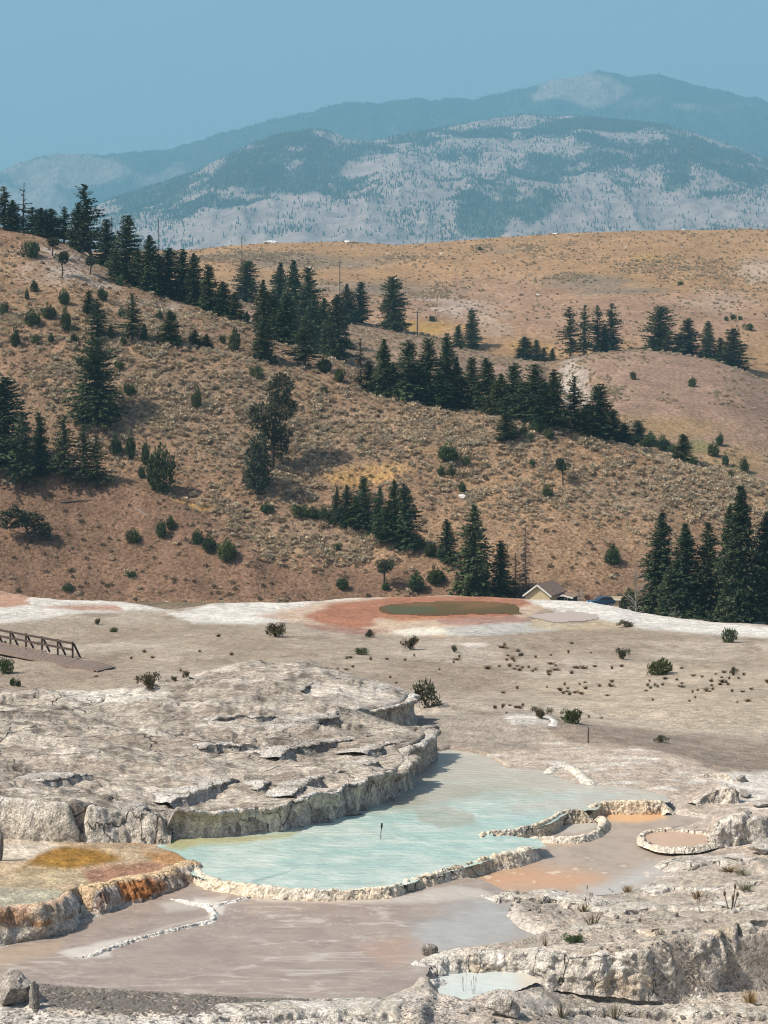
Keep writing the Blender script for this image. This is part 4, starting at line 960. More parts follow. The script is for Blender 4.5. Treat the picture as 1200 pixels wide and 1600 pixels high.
# thin white ridges on the mud flat
def on_mud(pts):
    z = np.full(len(pts), -15.4)
    for _ in range(4):
        P = np.array([at_z(u, v, zz) for (u, v), zz in zip(pts, z)]); z = mud_z(poly_sd(P_POLY, P[:, 0], P[:, 1], 6.0)) + .05
    return P
for lab, pts, sd in (('thin white crust ridge snaking across the pinkish mud flat', [(112, 1494), (140, 1492), (190, 1474), (240, 1460), (290, 1448), (330, 1438), (338, 1428), (325, 1415), (300, 1408)], 47),
                     ('white crusted edge below the rust wall on the mud flat', [(268, 1402), (300, 1410), (335, 1414), (370, 1406), (400, 1398)], 49)):
    ledge('travertine_dam', lab, CAT_R, on_mud(pts), on_mud(pts)[:, 2] - .1, .04, 11, inset=.16, width=.1, slope=.12, lobes=.08, flute=.05, knob=.05, kfreq=9, topj=.03, colfn=col_rim(351, (.70, .655, .58), .0, .35), seed=sd)
ledge('travertine_dam', 'short white crust at the mouth of the pale blue puddle', CAT_R, uv_at([(655, 1540), (675, 1536), (695, 1524)], -15.56), -15.72, .04, 11, inset=.2, width=.12, slope=.14, knob=.06, colfn=col_rim(353, (.68, .63, .56), .0, .4), seed=51)
# the white cliff at the lower right
ledge('travertine_cliff', 'long white crumbling cliff at the lower right corner', 'cliff', lipBC, [-15.7, -15.78, -15.8, -15.95, -16.2, -16.45, -16.5, -16.55, -16.6, -16.6], .045, 30, inset=.6, width=.3, slope=.22, belly=.05, lobes=.6, flute=.26, ffreq=.9, knob=.13, kfreq=3.2, topj=.06, colfn=col_pale(361), seed=53, notch=.45, swell=.15)

# ------------------------------------------------------------------ loose rocks
import bmesh
_ico = {}
def ico(sub):
    if sub not in _ico:
        bm = bmesh.new(); bmesh.ops.create_icosphere(bm, subdivisions=sub, radius=1.0)
        V = np.array([v.co[:] for v in bm.verts]); F_ = np.array([[v.index for v in f.verts] for f in bm.faces]); bm.free()
        _ico[sub] = (V, F_)
    return _ico[sub]
def rock_mesh(name, seed, cols, sub=3, facets=14, rough=.16):
    rng = np.random.default_rng(seed)
    V, F_ = ico(sub)
    nrm = rng.normal(size=(facets, 3)); nrm /= np.linalg.norm(nrm, axis=1)[:, None]
    d = rng.uniform(.45, .85, facets)
    r = np.full(len(V), 1.0)
    for k in range(facets):
        dot = V @ nrm[k]
        r = np.minimum(r, np.where(dot > .05, d[k] / np.maximum(dot, .05), 9))
    V2 = V * r[:, None]
    V2 = V2 * (1 + rough * fbm3(V[:, 0] * 2.2, V[:, 1] * 2.2, V[:, 2] * 2.2, seed, 2) + rough * .8 * fbm3(V[:, 0] * 6, V[:, 1] * 6, V[:, 2] * 6, seed + 1, 2))[:, None]
    n = fbm3(V[:, 0] * 2 + seed, V[:, 1] * 2, V[:, 2] * 2, seed + 5, 3)
    c = np.array(cols[0])[None] + (np.array(cols[1]) - np.array(cols[0]))[None] * sstep(-.3, .3, n)[:, None]
    return make_mesh(name, V2, F_, c, smooth=False)
ROCK_PALE = [rock_mesh('pale_rock', 400 + i, ((.44, .39, .33), (.60, .55, .48))) for i in range(4)]
ROCK_GREY = [rock_mesh('grey_rock', 410 + i, ((.30, .26, .22), (.50, .45, .39))) for i in range(4)]
ROCK_WHITE = [rock_mesh('white_rock', 420 + i, ((.62, .58, .52), (.75, .72, .67)), 2) for i in range(3)]
def tz(x, y):
    z, _ = terrace_z(np.array([x]), np.array([y])); return float(z[0])
T_BVH = bvh_of(TP[::2, ::2], len(TP[::2]), len(TP[0, ::2]))
def hit(bvh, u, v):
    rx, rz = ray(u, v)
    d = Vector((float(rx), 1.0, float(rz))).normalized()
    loc, *_ = bvh.ray_cast(Vector((0, 0, 0)), d)
    return loc
def on_terrace(u, v):
    for k in range(40):
        p = hit(T_BVH, u, v + k)
        if p is not None and p.y < 235: return p
    return None
def rock(me, u, v, wpx, hpx, label, group=None, dpx=None, rz=0, name='boulder', cat='rock', sink=.25):
    """a rock whose foot is seen at (u, v), wpx wide and hpx high in the photograph"""
    p = on_terrace(u, v)
    k = p.y / F_PX
    o = link(name, me, m_ledge)
    sx, sz = wpx * k / 1.7, hpx * k / 1.5
    sy = (dpx or wpx) * k / 1.7
    o.scale = (sx, sy, sz); o.rotation_euler = (0, 0, rz)
    o.location = (p.x, p.y + sy * .5, p.z + sz * (.75 - sink * .6))
    return tag(o, label, cat, group)
bank_ledge('crumbled rock edge between the mud flat and the tan pool', [(772, 1418), (800, 1408), (850, 1404), (905, 1412), (945, 1420)], .22, 91)
bank_ledge('low pale step across the upper right bank', [(950, 1436), (1010, 1426), (1070, 1424), (1140, 1428), (1215, 1418)], .16, 92)
bank_ledge('curved pale step on the middle of the right bank', [(880, 1458), (950, 1452), (1020, 1462), (1090, 1448)], .12, 93)
bank_ledge('pale step below the knobby block and round pool', [(1060, 1362), (1110, 1350), (1160, 1352), (1215, 1345)], .16, 94)
bank_ledge('pale step near the tan pool edge on the right bank', [(1000, 1400), (1060, 1392), (1130, 1394), (1215, 1380)], .12, 95)
bank_ledge('rough rock step below the right part of the white cliff', [(870, 1590), (960, 1588), (1060, 1592), (1215, 1586)], .22, 96)
bank_ledge('rough rock step at the bottom edge below the mud flat', [(300, 1596), (420, 1590), (540, 1584), (640, 1586)], .18, 97)
rng = random.Random(5)
for (u, v, w, h, lab) in ((430, 1306, 26, 8, 'flat grey slab lying at the pool edge below the cream mound face'), (505, 1288, 30, 9, 'grey slab half in the pool under the mound face'), (548, 1278, 44, 12, 'broad brown slab at the pool edge below the mound'), (566, 1268, 18, 9, 'small dark rock above the broad brown slab'), (610, 1256, 22, 9, 'dark rock in the shade under the mound end'), (470, 1297, 14, 6, 'small grey rock between the slabs at the pool edge')):
    rock(ROCK_GREY[int(u) % 4], u, v, w, h, lab, rz=.3)
rock(ROCK_GREY[0], 22, 1572, 70, 56, 'dark grey boulder at the bottom left corner of the mud flat', rz=.4)
rock(ROCK_GREY[2], 52, 1578, 20, 44, 'upright dark rock slab leaning on the corner boulder', rz=.9)
rock(ROCK_PALE[1], 787, 1592, 52, 40, 'craggy pale boulder in front of the pale blue puddle', rz=.2)
rock(ROCK_GREY[1], 668, 1497, 30, 24, 'dark grey rock at the left end of the white cliff', rz=1.1)
rock(ROCK_PALE[2], 1190, 1318, 44, 42, 'rounded pale rock at the right edge beside the knobby block', rz=.5)
rock(ROCK_PALE[3], 1166, 1247, 20, 13, 'grey rock lump right of the small rock step', rz=.3)
rock(ROCK_PALE[0], 1192, 1262, 44, 12, 'low grey rock at the right edge of the shelf', rz=.3)
rock(ROCK_PALE[2], 1160, 1222, 22, 10, 'scrubby grey rock on the upper right shelf', rz=1.3)
rock(ROCK_PALE[0], 1196, 1335, 50, 24, 'low crusty rock at the foot of the rounded pale rock', rz=.8)
rock(ROCK_GREY[1], -2, 1345, 12, 60, 'dark rock pillar at the left edge of the orange basin', rz=.8)
for i in range(26):
    u = rng.uniform(138, 268); v = rng.uniform(1284, 1318)
    s = rng.choice([8, 10, 12, 16, 20, 26]) * (1.2 if u < 200 else 1)
    rock(rng.choice(ROCK_GREY + ROCK_PALE[:2]), u, v, s * rng.uniform(1, 1.5), s, 'angular block in the rubble at the foot of the broken mound face', 'rubble blocks below the mound', rz=rng.uniform(0, 3), name='rubble_block')
for (u, v, w, h) in ((205, 1290, 60, 16), (190, 1272, 70, 14), (165, 1296, 54, 20), (236, 1300, 30, 26), (258, 1302, 34, 34)):
    rock(rng.choice(ROCK_GREY), u, v, w, h, 'large flat block wedged in the broken mound face', 'large blocks in the mound face', rz=rng.uniform(-.3, .3), name='rubble_block')
for i in range(40):
    u = rng.uniform(-40, 660); v = rng.uniform(1562, 1612)
    s = rng.uniform(3, 8)
    rock(rng.choice(ROCK_PALE), u, v, s * 1.4, s * .8, 'small loose stone on the near bank below the mud flat', 'loose stones on the near bank', rz=rng.uniform(0, 3), name='stone')
for i in range(36):
    u = rng.uniform(660, 1230); v = rng.uniform(1568, 1612)
    s = rng.uniform(3, 9)
    rock(rng.choice(ROCK_PALE + ROCK_GREY[:1]), u, v, s * 1.4, s, 'small loose stone at the foot of the white cliff', 'loose stones below the white cliff', rz=rng.uniform(0, 3), name='stone')
for i in range(26):
    u = rng.uniform(770, 900); v = rng.uniform(1395, 1430)
    s = rng.uniform(3, 7)
    rock(rng.choice(ROCK_PALE), u, v, s * 1.4, s, 'small crumbly stone on the bank between mud flat and tan pool', 'crumbly stones on the bank', rz=rng.uniform(0, 3), name='stone')
for i in range(24):
    u = rng.uniform(930, 1230); v = rng.uniform(1385, 1475)
    s = rng.uniform(3, 7)
    rock(rng.choice(ROCK_PALE), u, v, s * 1.4, s, 'small pale stone on the bank above the white cliff', 'pale stones on the upper bank', rz=rng.uniform(0, 3), name='stone')

# ------------------------------------------------------------------ trees and shrubs: the kinds
def leaf_mat(name, rand=.25, hues=((1.18, 1.0, .78, 1), (.88, 1.0, .96, 1))):
    m, nt, bs = nodes_of(name)
    a = N(nt, 'ShaderNodeVertexColor'); a.layer_name = 'Col'
    oi = N(nt, 'ShaderNodeObjectInfo')
    r = mathn(nt, 'MULTIPLY_ADD', oi.outputs['Random'], 2 * rand, 1 - rand)
    hue = N(nt, 'ShaderNodeMix', data_type='RGBA'); hue.inputs['A'].default_value = hues[0]; hue.inputs['B'].default_value = hues[1]
    nt.links.new(mathn(nt, 'FRACT', mathn(nt, 'MULTIPLY', oi.outputs['Random'], 7.31)), hue.inputs['Factor'])
    hm = N(nt, 'ShaderNodeVectorMath', operation='MULTIPLY'); nt.links.new(a.outputs[0], hm.inputs[0]); nt.links.new(hue.outputs['Result'], hm.inputs[1])
    vm = N(nt, 'ShaderNodeVectorMath', operation='SCALE')
    nt.links.new(hm.outputs[0], vm.inputs[0]); nt.links.new(r, vm.inputs['Scale'])
    nt.links.new(vm.outputs[0], bs.inputs['Base Color'])
    bs.inputs['Roughness'].default_value = .75; bs.inputs['Specular IOR Level'].default_value = .15
    return m
m_needle = leaf_mat('conifer_needles')
m_juniper = leaf_mat('juniper_foliage')
m_sage = leaf_mat('sage_leaves', .25, ((1.1, .98, .85, 1), (.97, 1.0, .98, 1)))
m_bark = plain_mat('bark', (.085, .062, .048), .9, .1, vary=(3, .6, 1.3, (1, 1, .3)))
m_dead = plain_mat('dead_wood', (.30, .27, .245), .85, .1, vary=(3, .6, 1.3, (1, 1, .3)))
m_snag = plain_mat('dead_branches', (.12, .095, .08), .9, .1, vary=(3, .6, 1.3))
def tube(pts, rad, sides=6):
    pts = np.asarray(pts, float); n = len(pts)
    rad = np.broadcast_to(rad, n)
    T = np.gradient(pts, axis=0); T /= np.linalg.norm(T, axis=1)[:, None] + 1e-9
    ref = np.where(np.abs(T[:, 2:3]) > .9, np.array([[1., 0, 0]]), np.array([[0, 0, 1.]]))
    A = np.cross(T, ref); A /= np.linalg.norm(A, axis=1)[:, None] + 1e-9
    B = np.cross(T, A)
    th = np.linspace(0, 2 * math.pi, sides, endpoint=False)
    V = pts[:, None] + rad[:, None, None] * (A[:, None] * np.cos(th)[None, :, None] + B[:, None] * np.sin(th)[None, :, None])
    f = []
    for i in range(n - 1):
        for j in range(sides):
            k = (j + 1) % sides
            f.append((i * sides + j, i * sides + k, (i + 1) * sides + k, (i + 1) * sides + j))
    return V.reshape(-1, 3), np.array(f)
def join(parts):
    V, F_, o = [], [], 0
    for v, f in parts:
        V.append(v); F_.append(np.asarray(f) + o); o += len(v)
    return np.concatenate(V), np.concatenate(F_)
def sprays(C, A, B, cols, rng):
    """one leaf shaped quad per row: centre C, long axis A, half width B"""
    n = len(C)
    V = np.stack([C - A * .5, C + B * .5 + A * rng.uniform(-.15, .15, (n, 1)), C + A * .5, C - B * .5 + A * rng.uniform(-.15, .15, (n, 1))], 1).reshape(-1, 3)
    f = np.arange(4 * n).reshape(n, 4)
    return V, f, np.repeat(cols, 4, 0)
def rnd_unit(rng, n):
    v = rng.normal(size=(n, 3)); return v / np.linalg.norm(v, axis=1)[:, None]
def conifer(seed, h=10., r=2.1, bare=.06, whorls=30, per=8, droop=.25, taper=.85, irregular=.25, leaf=.42, col=(.062, .084, .042), var=.5, dens=1.0, dead=.0):
    rng = np.random.default_rng(seed)
    C, A, B, K = [], [], [], []
    for k in range(whorls):
        t0 = (k + rng.uniform(-.3, .3)) / whorls
        gap = rng.random() < .10
        lop = rng.uniform(0, 6.28)
        L0_ = lambda t: r * (max(1e-3, 1 - t) ** taper) * (0.62 + .38 * min(1, t / .15 + .3)) * (1 + .12 * math.sin(t * 17 + seed))
        for b in range(per):
            if rng.random() > dens * (.45 if gap else 1): continue
            t = min(max(t0 + rng.uniform(-2.2, 2.2) / whorls, 0), .985)
            z = h * (bare + (1 - bare) * t); L0 = L0_(t)
            az = rng.uniform(0, 2 * math.pi)
            lump = float(fbm2(np.array([math.cos(az) * 1.3 + seed]), np.array([t * 7 + math.sin(az) * 1.3]), seed, 2)[0])
            L = max(.12, L0 * rng.uniform(1 - irregular * 1.2, 1 + irregular * .6) * (1 + .10 * math.cos(az - lop)) * (1 + .55 * lump))
            up = mix(-droop, .55, t ** 1.5) + rng.uniform(-.15, .15)
            d = np.array([math.cos(az), math.sin(az), up])
            n = max(2, int(L / (leaf * .42)))
            s = (np.arange(n) + rng.uniform(.2, .8, n)) / n
            P = np.array([0, 0, z]) + d[None] * (L * s)[:, None]
            P[:, 2] -= droop * L * (s ** 2) * .35 * (1 - t)
            sz = leaf * (.75 + .6 * rng.random(n)) * (.65 + .35 * (1 - t)) 
            for rep in range(3):
                side = rng.uniform(-1, 1, (n, 1)) * np.array([[-d[1], d[0], 0]])
                a = d[None] * .75 + side * .95 + rng.normal(0, .45, (n, 3)) + np.array([[0, 0, -.05]])
                a /= np.linalg.norm(a, axis=1)[:, None]
                bb = np.cross(a, rnd_unit(rng, n) * .8 + np.array([[0, 0, .8]])); bb /= np.linalg.norm(bb, axis=1)[:, None] + 1e-9
                C.append(P + side * sz[:, None] * .4 + rng.normal(0, .05, (n, 3))); A.append(a * sz[:, None]); B.append(bb * (sz * .42)[:, None])
                g = np.array(col)[None] * (1 + var * rng.uniform(-1, 1, (n, 1)))
                g = g * (1 + .25 * rng.uniform(-1, 1))
                if dead: g = np.where(rng.random((n, 1)) < dead, np.array((.16, .125, .09))[None], g)
                K.append(g)
    # leader
    C.append(np.array([[0, 0, h * .985]] * 3)); A.append(np.array([[.05, 0, h * .04]] * 3)); B.append(np.array([[.12, 0, 0], [0, .12, 0], [.08, .08, 0]])); K.append(np.tile(np.array(col)[None], (3, 1)))
    V, f, c = sprays(*[np.concatenate(q) for q in (C, A, B, K)], rng)
    bend = rng.normal(0, .12, 2)
    zz = np.linspace(-.4, h * .97, 9)
    tr = tube(np.stack([bend[0] * np.sin(zz / h * 3), bend[1] * np.sin(zz / h * 2.4), zz], -1), np.interp(zz, [-.4, 0, h], [h * .022, h * .018, .02]), 7)
    return make_mesh('crown', V, f, c, smooth=False), make_mesh('trunk', *tr)
def blob_crown(seed, blobs, n, leaf, col, var=.35, upright=.0, thin=.45, shell=.55):
    """leaf sprays spread through a few uneven lobes"""
    rng = np.random.default_rng(seed)
    vol = np.array([b[3] * b[4] * b[5] for b in blobs]); cnt = np.maximum((vol / vol.sum() * n).astype(int), 8)
    C, A, K = [], [], []
    for b, m in zip(blobs, cnt):
        d = rnd_unit(rng, m)
        lump = 1 + .32 * fbm3(d[:, 0] * 2.2, d[:, 1] * 2.2, d[:, 2] * 2.2, seed, 3)
        rad = rng.uniform(shell, 1, m) ** .7 * lump
        P = np.array(b[:3])[None] + d * rad[:, None] * np.array(b[3:6])[None]
        a = d * (1 - upright) + np.array([[0, 0, upright * 1.6]]) + rng.normal(0, .45, (m, 3)); a /= np.linalg.norm(a, axis=1)[:, None]
        C.append(P); A.append(a * (leaf * rng.uniform(.6, 1.4, m))[:, None])
        tone = 1 + var * .7 * fbm3(P[:, 0] * 1.5, P[:, 1] * 1.5, P[:, 2] * 1.5, seed + 2, 2)
        K.append(np.array(col)[None] * (tone * (1 + var * rng.uniform(-1, 1, m)))[:, None])
    C, A, K = np.concatenate(C), np.concatenate(A), np.concatenate(K)
    B = np.cross(A, rnd_unit(rng, len(A))); B *= thin
    C[:, 2] = np.maximum(C[:, 2], .02)
    V, f, c = sprays(C, A, B, K, rng)
    return V, f, c
def branches(seed, trunk_pts, rad, n, length, z0, up=.3, sides=4, twig=3, droop=0.0):
    rng = np.random.default_rng(seed)
    parts = [tube(trunk_pts, rad, 7)]
    tp = np.asarray(trunk_pts, float)
    for i in range(n):
        t = z0 + (1 - z0) * (i + rng.random()) / n
        k = t * (len(tp) - 1); j = min(int(k), len(tp) - 2)
        p = tp[j] + (tp[j + 1] - tp[j]) * (k - j)
        az = rng.uniform(0, 2 * math.pi); L = length * (1 - t * .75) * rng.uniform(.5, 1.2)
        d = np.array([math.cos(az), math.sin(az), up + rng.uniform(-.25, .25)])
        s = np.linspace(0, 1, 5)
        P = p + d * (L * s)[:, None] + np.cumsum(rng.normal(0, L * .05, (5, 3)), 0) * s[:, None]
        P[:, 2] -= droop * L * s ** 2
        r0 = np.interp(k, np.arange(len(tp)), np.broadcast_to(rad, len(tp))) * .5
        parts.append(tube(P, np.linspace(max(r0, .03), .02, 5), sides))
        for q in range(twig):
            kk = rng.integers(1, 4)
            d2 = d * .6 + rng.normal(0, .5, 3); L2 = L * rng.uniform(.25, .5)
            parts.append(tube(np.stack([P[kk], P[kk] + d2 * L2 * .5 + rng.normal(0, .03, 3), P[kk] + d2 * L2]), [max(r0 * .5, .025), max(r0 * .35, .02), .012], 3))
    return join(parts)

PROTO = {}
def proto(kind, crown, trunk, width, height, cm=None, tm=None):
    PROTO.setdefault(kind, []).append((crown, trunk, width, height, cm or m_needle, tm or m_bark))
for i in range(5):
    cr, tr = conifer(500 + i, r=2.2, bare=.03, whorls=34, per=15, irregular=.20, taper=.46 + .06 * i, leaf=.40, droop=.1 + .06 * i); proto('fir', cr, tr, 3.9, 10)
for i in range(2):
    cr, tr = conifer(510 + i, r=2.9, bare=.05, whorls=34, per=15, irregular=.26, taper=.34, leaf=.40, droop=.15); proto('broadfir', cr, tr, 5.2, 10)
for i in range(3):
    cr, tr = conifer(520 + i, r=2.3, bare=.14, whorls=24, per=10, irregular=.36, taper=.48, leaf=.44, dens=.9, droop=.1, col=(.072, .086, .045)); proto('pine', cr, tr, 4.1, 10)
for i in range(4):
    cr, tr = conifer(540 + i, r=1.8, bare=.04, whorls=48, per=16, irregular=.26, taper=.66, leaf=.30, droop=.42, col=(.052, .074, .040), var=.45, dead=.03); proto('spruce', cr, tr, 3.1, 10)
for i in range(2):
    cr, tr = conifer(550 + i, r=2.0, bare=.1, whorls=24, per=7, irregular=.4, taper=.7, leaf=.45, dens=.75, col=(.05, .056, .04), dead=.45); proto('greyfir', cr, tr, 4, 10)
for i in range(3):
    cr, tr = conifer(560 + i, r=1.5, bare=.22, whorls=13, per=3, irregular=.5, taper=.6, leaf=.42, dens=.8, col=(.05, .055, .04), dead=.4); proto('sparse', cr, tr, 3, 10)
rb = np.random.default_rng(77)
JG = (.062, .086, .038)
for i in range(4):   # cone shaped juniper
    bl = [(0, 0, .9, .95, .95, .95)] + [(rb.uniform(-.55, .55), rb.uniform(-.5, .5), rb.uniform(.8, 1.6), .5, .5, .85) for _ in range(5)] + [(0, 0, 2.0, .4, .4, .75)]
    V, f, c = blob_crown(600 + i, bl, 1500, .30, JG, .4, .55, .38)
    proto('juniper', make_mesh('crown', V, f, c, smooth=False), make_mesh('trunk', *tube([(0, 0, -.2), (0.02, 0, .5), (0, .02, 1.2)], [.12, .10, .05])), 2.2, 2.75, m_juniper)
for i in range(4):   # low round bush
    bl = [(0, 0, .35, .8, .8, .5)] + [(rb.uniform(-.7, .7), rb.uniform(-.6, .6), rb.uniform(.3, .6), .5, .5, .42) for _ in range(6)]
    V, f, c = blob_crown(620 + i, bl, 900, .24, JG, .4, .45, .38)
    proto('bush', make_mesh('crown', V, f, c, smooth=False), make_mesh('stem', *tube([(0, 0, -.15), (0.02, 0, .3), (0, .02, .6)], [.08, .06, .03])), 2.3, 1.0, m_juniper)
for i in range(3):   # round headed tree on a bare trunk
    bl = [(rb.uniform(-.9, .9), rb.uniform(-.8, .8), rb.uniform(2.4, 3.6), rb.uniform(.7, 1.0), rb.uniform(.7, 1), rb.uniform(.5, .8)) for _ in range(7)]
    V, f, c = blob_crown(640 + i, bl, 2200, .26, (.050, .060, .034), .4, .1, .45)
    zz = [(0, 0, -.3), (.1, 0, .8), (-.05, .08, 1.7), (.1, 0, 2.8), (.1, .1, 3.4)]
    proto('round', make_mesh('crown', V, f, c, smooth=False), make_mesh('trunk', *branches(650 + i, zz, [.16, .13, .11, .08, .03], 9, 1.3, .4, .6)), 3.4, 4.1, m_juniper)
# the ragged lobed trees on the middle of the slope
def ragged(seed, blobs, n, trunk):
    V, f, c = blob_crown(seed, blobs, n, .34, (.060, .066, .042), .45, .0, .45, .35)
    return make_mesh('crown', V, f, c, smooth=False), make_mesh('trunk', *branches(seed + 1, trunk, np.linspace(.28, .05, len(trunk)), 14, 2.2, .3, .4))
cr, tr = ragged(660, [(.1, 0, 1.6, 2.0, 1.8, 1.2), (-1.4, 0, 3.0, 1.3, 1.3, 1.2), (.8, 0, 3.2, 1.3, 1.3, 1.3), (0, .2, 4.6, 1.2, 1.2, 1.1), (1.6, 0, 1.2, 1.0, 1, .7), (-1.8, 0, 4.2, .9, .8, .8)], 4200, [(-.3, 0, -.5), (-.2, 0, 1), (0, 0, 2.4), (.2, 0, 4.8)]); proto('ragged_low', cr, tr, 5.2, 6.0, m_juniper)
cr, tr = ragged(662, [(1.4, 0, 8.4, 1.5, 1.4, 1.6), (1.6, 0, 6.4, 1.7, 1.5, 1.2), (-1.2, 0, 6.0, 1.5, 1.4, 1.0), (-1.5, 0, 4.9, 1.1, 1, .8), (.3, 0, 4.2, 1.4, 1.2, 1.2), (1.0, 0, 2.6, 1.2, 1.1, 1.2), (1.9, 0, 3.9, .9, .8, .8)], 5200, [(0, 0, -.5), (.2, 0, 2), (.3, 0, 4.4), (.9, 0, 6.4), (1.3, 0, 9)]); proto('ragged_tall', cr, tr, 5.6, 10.0, m_juniper)
# wide open juniper at the lower left
cr, tr = ragged(664, [(-1.6, 0, 1.5, 1.1, 1.0, .7), (-.6, 0, 2.5, 1.3, 1.1, .55), (.9, 0, 2.9, 1.1, 1, .5), (1.9, 0, 2.5, .8, .8, .6), (.2, 0, 1.9, 1.0, 1, .45), (1.6, 0, 1.7, .9, .9, .4), (-2.0, 0, .7, .6, .6, .5), (1.0, 0, 3.5, .4, .4, .5)], 2600, [(-.4, 0, -.3), (-.5, 0, .6), (-.2, 0, 1.4), (.4, 0, 2.4)]); proto('open_juniper', cr, tr, 5.0, 4.0, m_juniper)
def snag(kind, seed, h, rad, n, L, z0, up, droop, mat, lean=.0, twig=3):
    zz = np.linspace(-.3, h, 8); rg = np.random.default_rng(seed)
    tp = np.stack([lean * zz + rg.normal(0, .03 * h / 8, 8), rg.normal(0, .03 * h / 8, 8), zz], -1)
    V, f = branches(seed, tp, np.linspace(rad, .03, 8), n, L, z0, up, 4, twig, droop)
    proto(kind, make_mesh('dead_branches', V, f), None, L * 1.7, h, mat, mat)
snag('snag', 670, 10, .2, 110, 2.4, .06, .1, .35, m_snag, .02, 7)
snag('silver_snag', 672, 7, .16, 16, 3.2, .15, .5, .1, m_dead, -.12, 4)
snag('silver_snag', 673, 6, .13, 18, 3.0, .1, .7, .1, m_dead, .15, 4)
snag('bare_pole', 674, 9, .12, 10, .8, .4, .2, .1, m_dead, .04, 1)
def bare_shrub(seed, n, h, r, mat_, kind, thick=.018):
    rg = np.random.default_rng(seed); parts = []
    for i in range(n):
        az = rg.uniform(0, 2 * math.pi); L = h * rg.uniform(.5, 1.1); sp = rg.uniform(.1, 1.0) * r
        s = np.linspace(0, 1, 5)
        P = np.stack([math.cos(az) * sp * s ** 1.2, math.sin(az) * sp * s ** 1.2, L * s], -1) + np.cumsum(rg.normal(0, .035 * h, (5, 3)), 0) * s[:, None]
        parts.append(tube(P, np.linspace(thick, thick * .3, 5), 4))
        for q in range(3):
            k = rg.integers(1, 4); d = (P[k + 1] - P[k]) + rg.normal(0, .12 * h, 3)
            parts.append(tube(np.stack([P[k], P[k] + d * .6, P[k] + d]), [thick * .6, thick * .4, thick * .2], 3))
    V, f = join(parts)
    proto(kind, make_mesh('stems', V, f), None, r * 2, h, mat_, mat_)
bare_shrub(680, 26, 2.0, 1.4, m_dead, 'bare_shrub', .03)
bare_shrub(681, 40, 2.6, 1.5, plain_mat('red_twigs', (.20, .085, .06), .9, .1), 'red_shrub', .03)
# dark leafy shrubs and dry tufts of the terrace
for i in range(4):
    bl = [(rb.uniform(-.7, .7), rb.uniform(-.5, .5), rb.uniform(.25, .85), .42, .42, .38) for _ in range(8)]
    V, f, c = blob_crown(690 + i, bl, 900, .17, (.075, .070, .045), .5, .35, .55, .2)
    rg = np.random.default_rng(700 + i); parts = []
    for b in bl:
        parts.append(tube([(0, 0, -.08), (b[0] * .4, b[1] * .4, b[2] * .5), b[:3]], [.03, .022, .012], 4))
    proto('shrub', make_mesh('foliage', V, f, c, smooth=False), make_mesh('stems', *join(parts)), 2.1, 1.1, m_juniper)
def tuft(seed, n, h, r, col, kind, w=.018):
    rg = np.random.default_rng(seed)
    az = rg.uniform(0, 2 * math.pi, n); sp = rg.uniform(0, 1, n) * r; L = h * rg.uniform(.4, 1.1, n)
    base = np.stack([np.cos(az) * sp * .35, np.sin(az) * sp * .35, np.zeros(n) - .02], -1)
    tip = base + np.stack([np.cos(az) * sp, np.sin(az) * sp, L], -1)
    midp = (base + tip) / 2 + np.stack([0 * az, 0 * az, L * .12], -1)
    side = np.stack([-np.sin(az + 1), np.cos(az + 1), 0 * az], -1) * w
    V = np.stack([base - side, base + side, midp + side * .8, midp - side * .8, tip], 1).reshape(-1, 3)
    i = np.arange(n)[:, None] * 5
    q = i + np.array([[0, 1, 2, 3]]); t = i + np.array([[3, 2, 4]])
    c = np.repeat(np.array(col)[None] * (1 + .4 * rg.uniform(-1, 1, (n, 1))), 5, 0)
    me = make_mesh('blades', V, [q, t], c, smooth=False)
    proto(kind, me, None, 2 * r, h, m_juniper, m_juniper)
for i in range(3): tuft(710 + i, 90, .34, .34, (.24, .20, .14), 'tuft', .012)
for i in range(3): tuft(720 + i, 60, .5, .45, (.15, .125, .085), 'dark_tuft', .011)
for i in range(3): tuft(716 + i, 90, .34, .40, (.125, .095, .062), 'plain_tuft', .018)
tuft(730, 120, .7, .35, (.36, .27, .15), 'gold_tuft', .012)
def stalk(seed):
    rg = np.random.default_rng(seed); parts = []
    for k in range(4):
        x, y = rg.uniform(-.3, .3, 2); L = rg.uniform(.5, 1.0)
        tip = np.array((x * 1.5, y * 1.5, L))
        parts.append(tube([(x * .3, y * .3, -.03), (x, y, L * .5), tip], [.016, .013, .01], 4))
        hv, hf = ico(1); parts_h = (hv * np.array((.035, .035, .11)) + tip, np.c_[hf, hf[:, 2]][:, :4])
        parts.append((parts_h[0], np.array([(a, b, c_, c_) for a, b, c_ in hf])))
    tris = []
    V = []; o = 0
    for v, f in parts:
        V.append(v)
        for q in f:
            q = [int(t) + o for t in q]
            tris.append((q[0], q[1], q[2]))
            if q[3] != q[2]: tris.append((q[0], q[2], q[3]))
        o += len(v)
    return make_mesh('dry_stalks', np.concatenate(V), np.array(tris))
for i in range(3): proto('stalk', stalk(740 + i), None, .8, .9, plain_mat('dry_stalk', (.10, .075, .055), .9, .1), None)

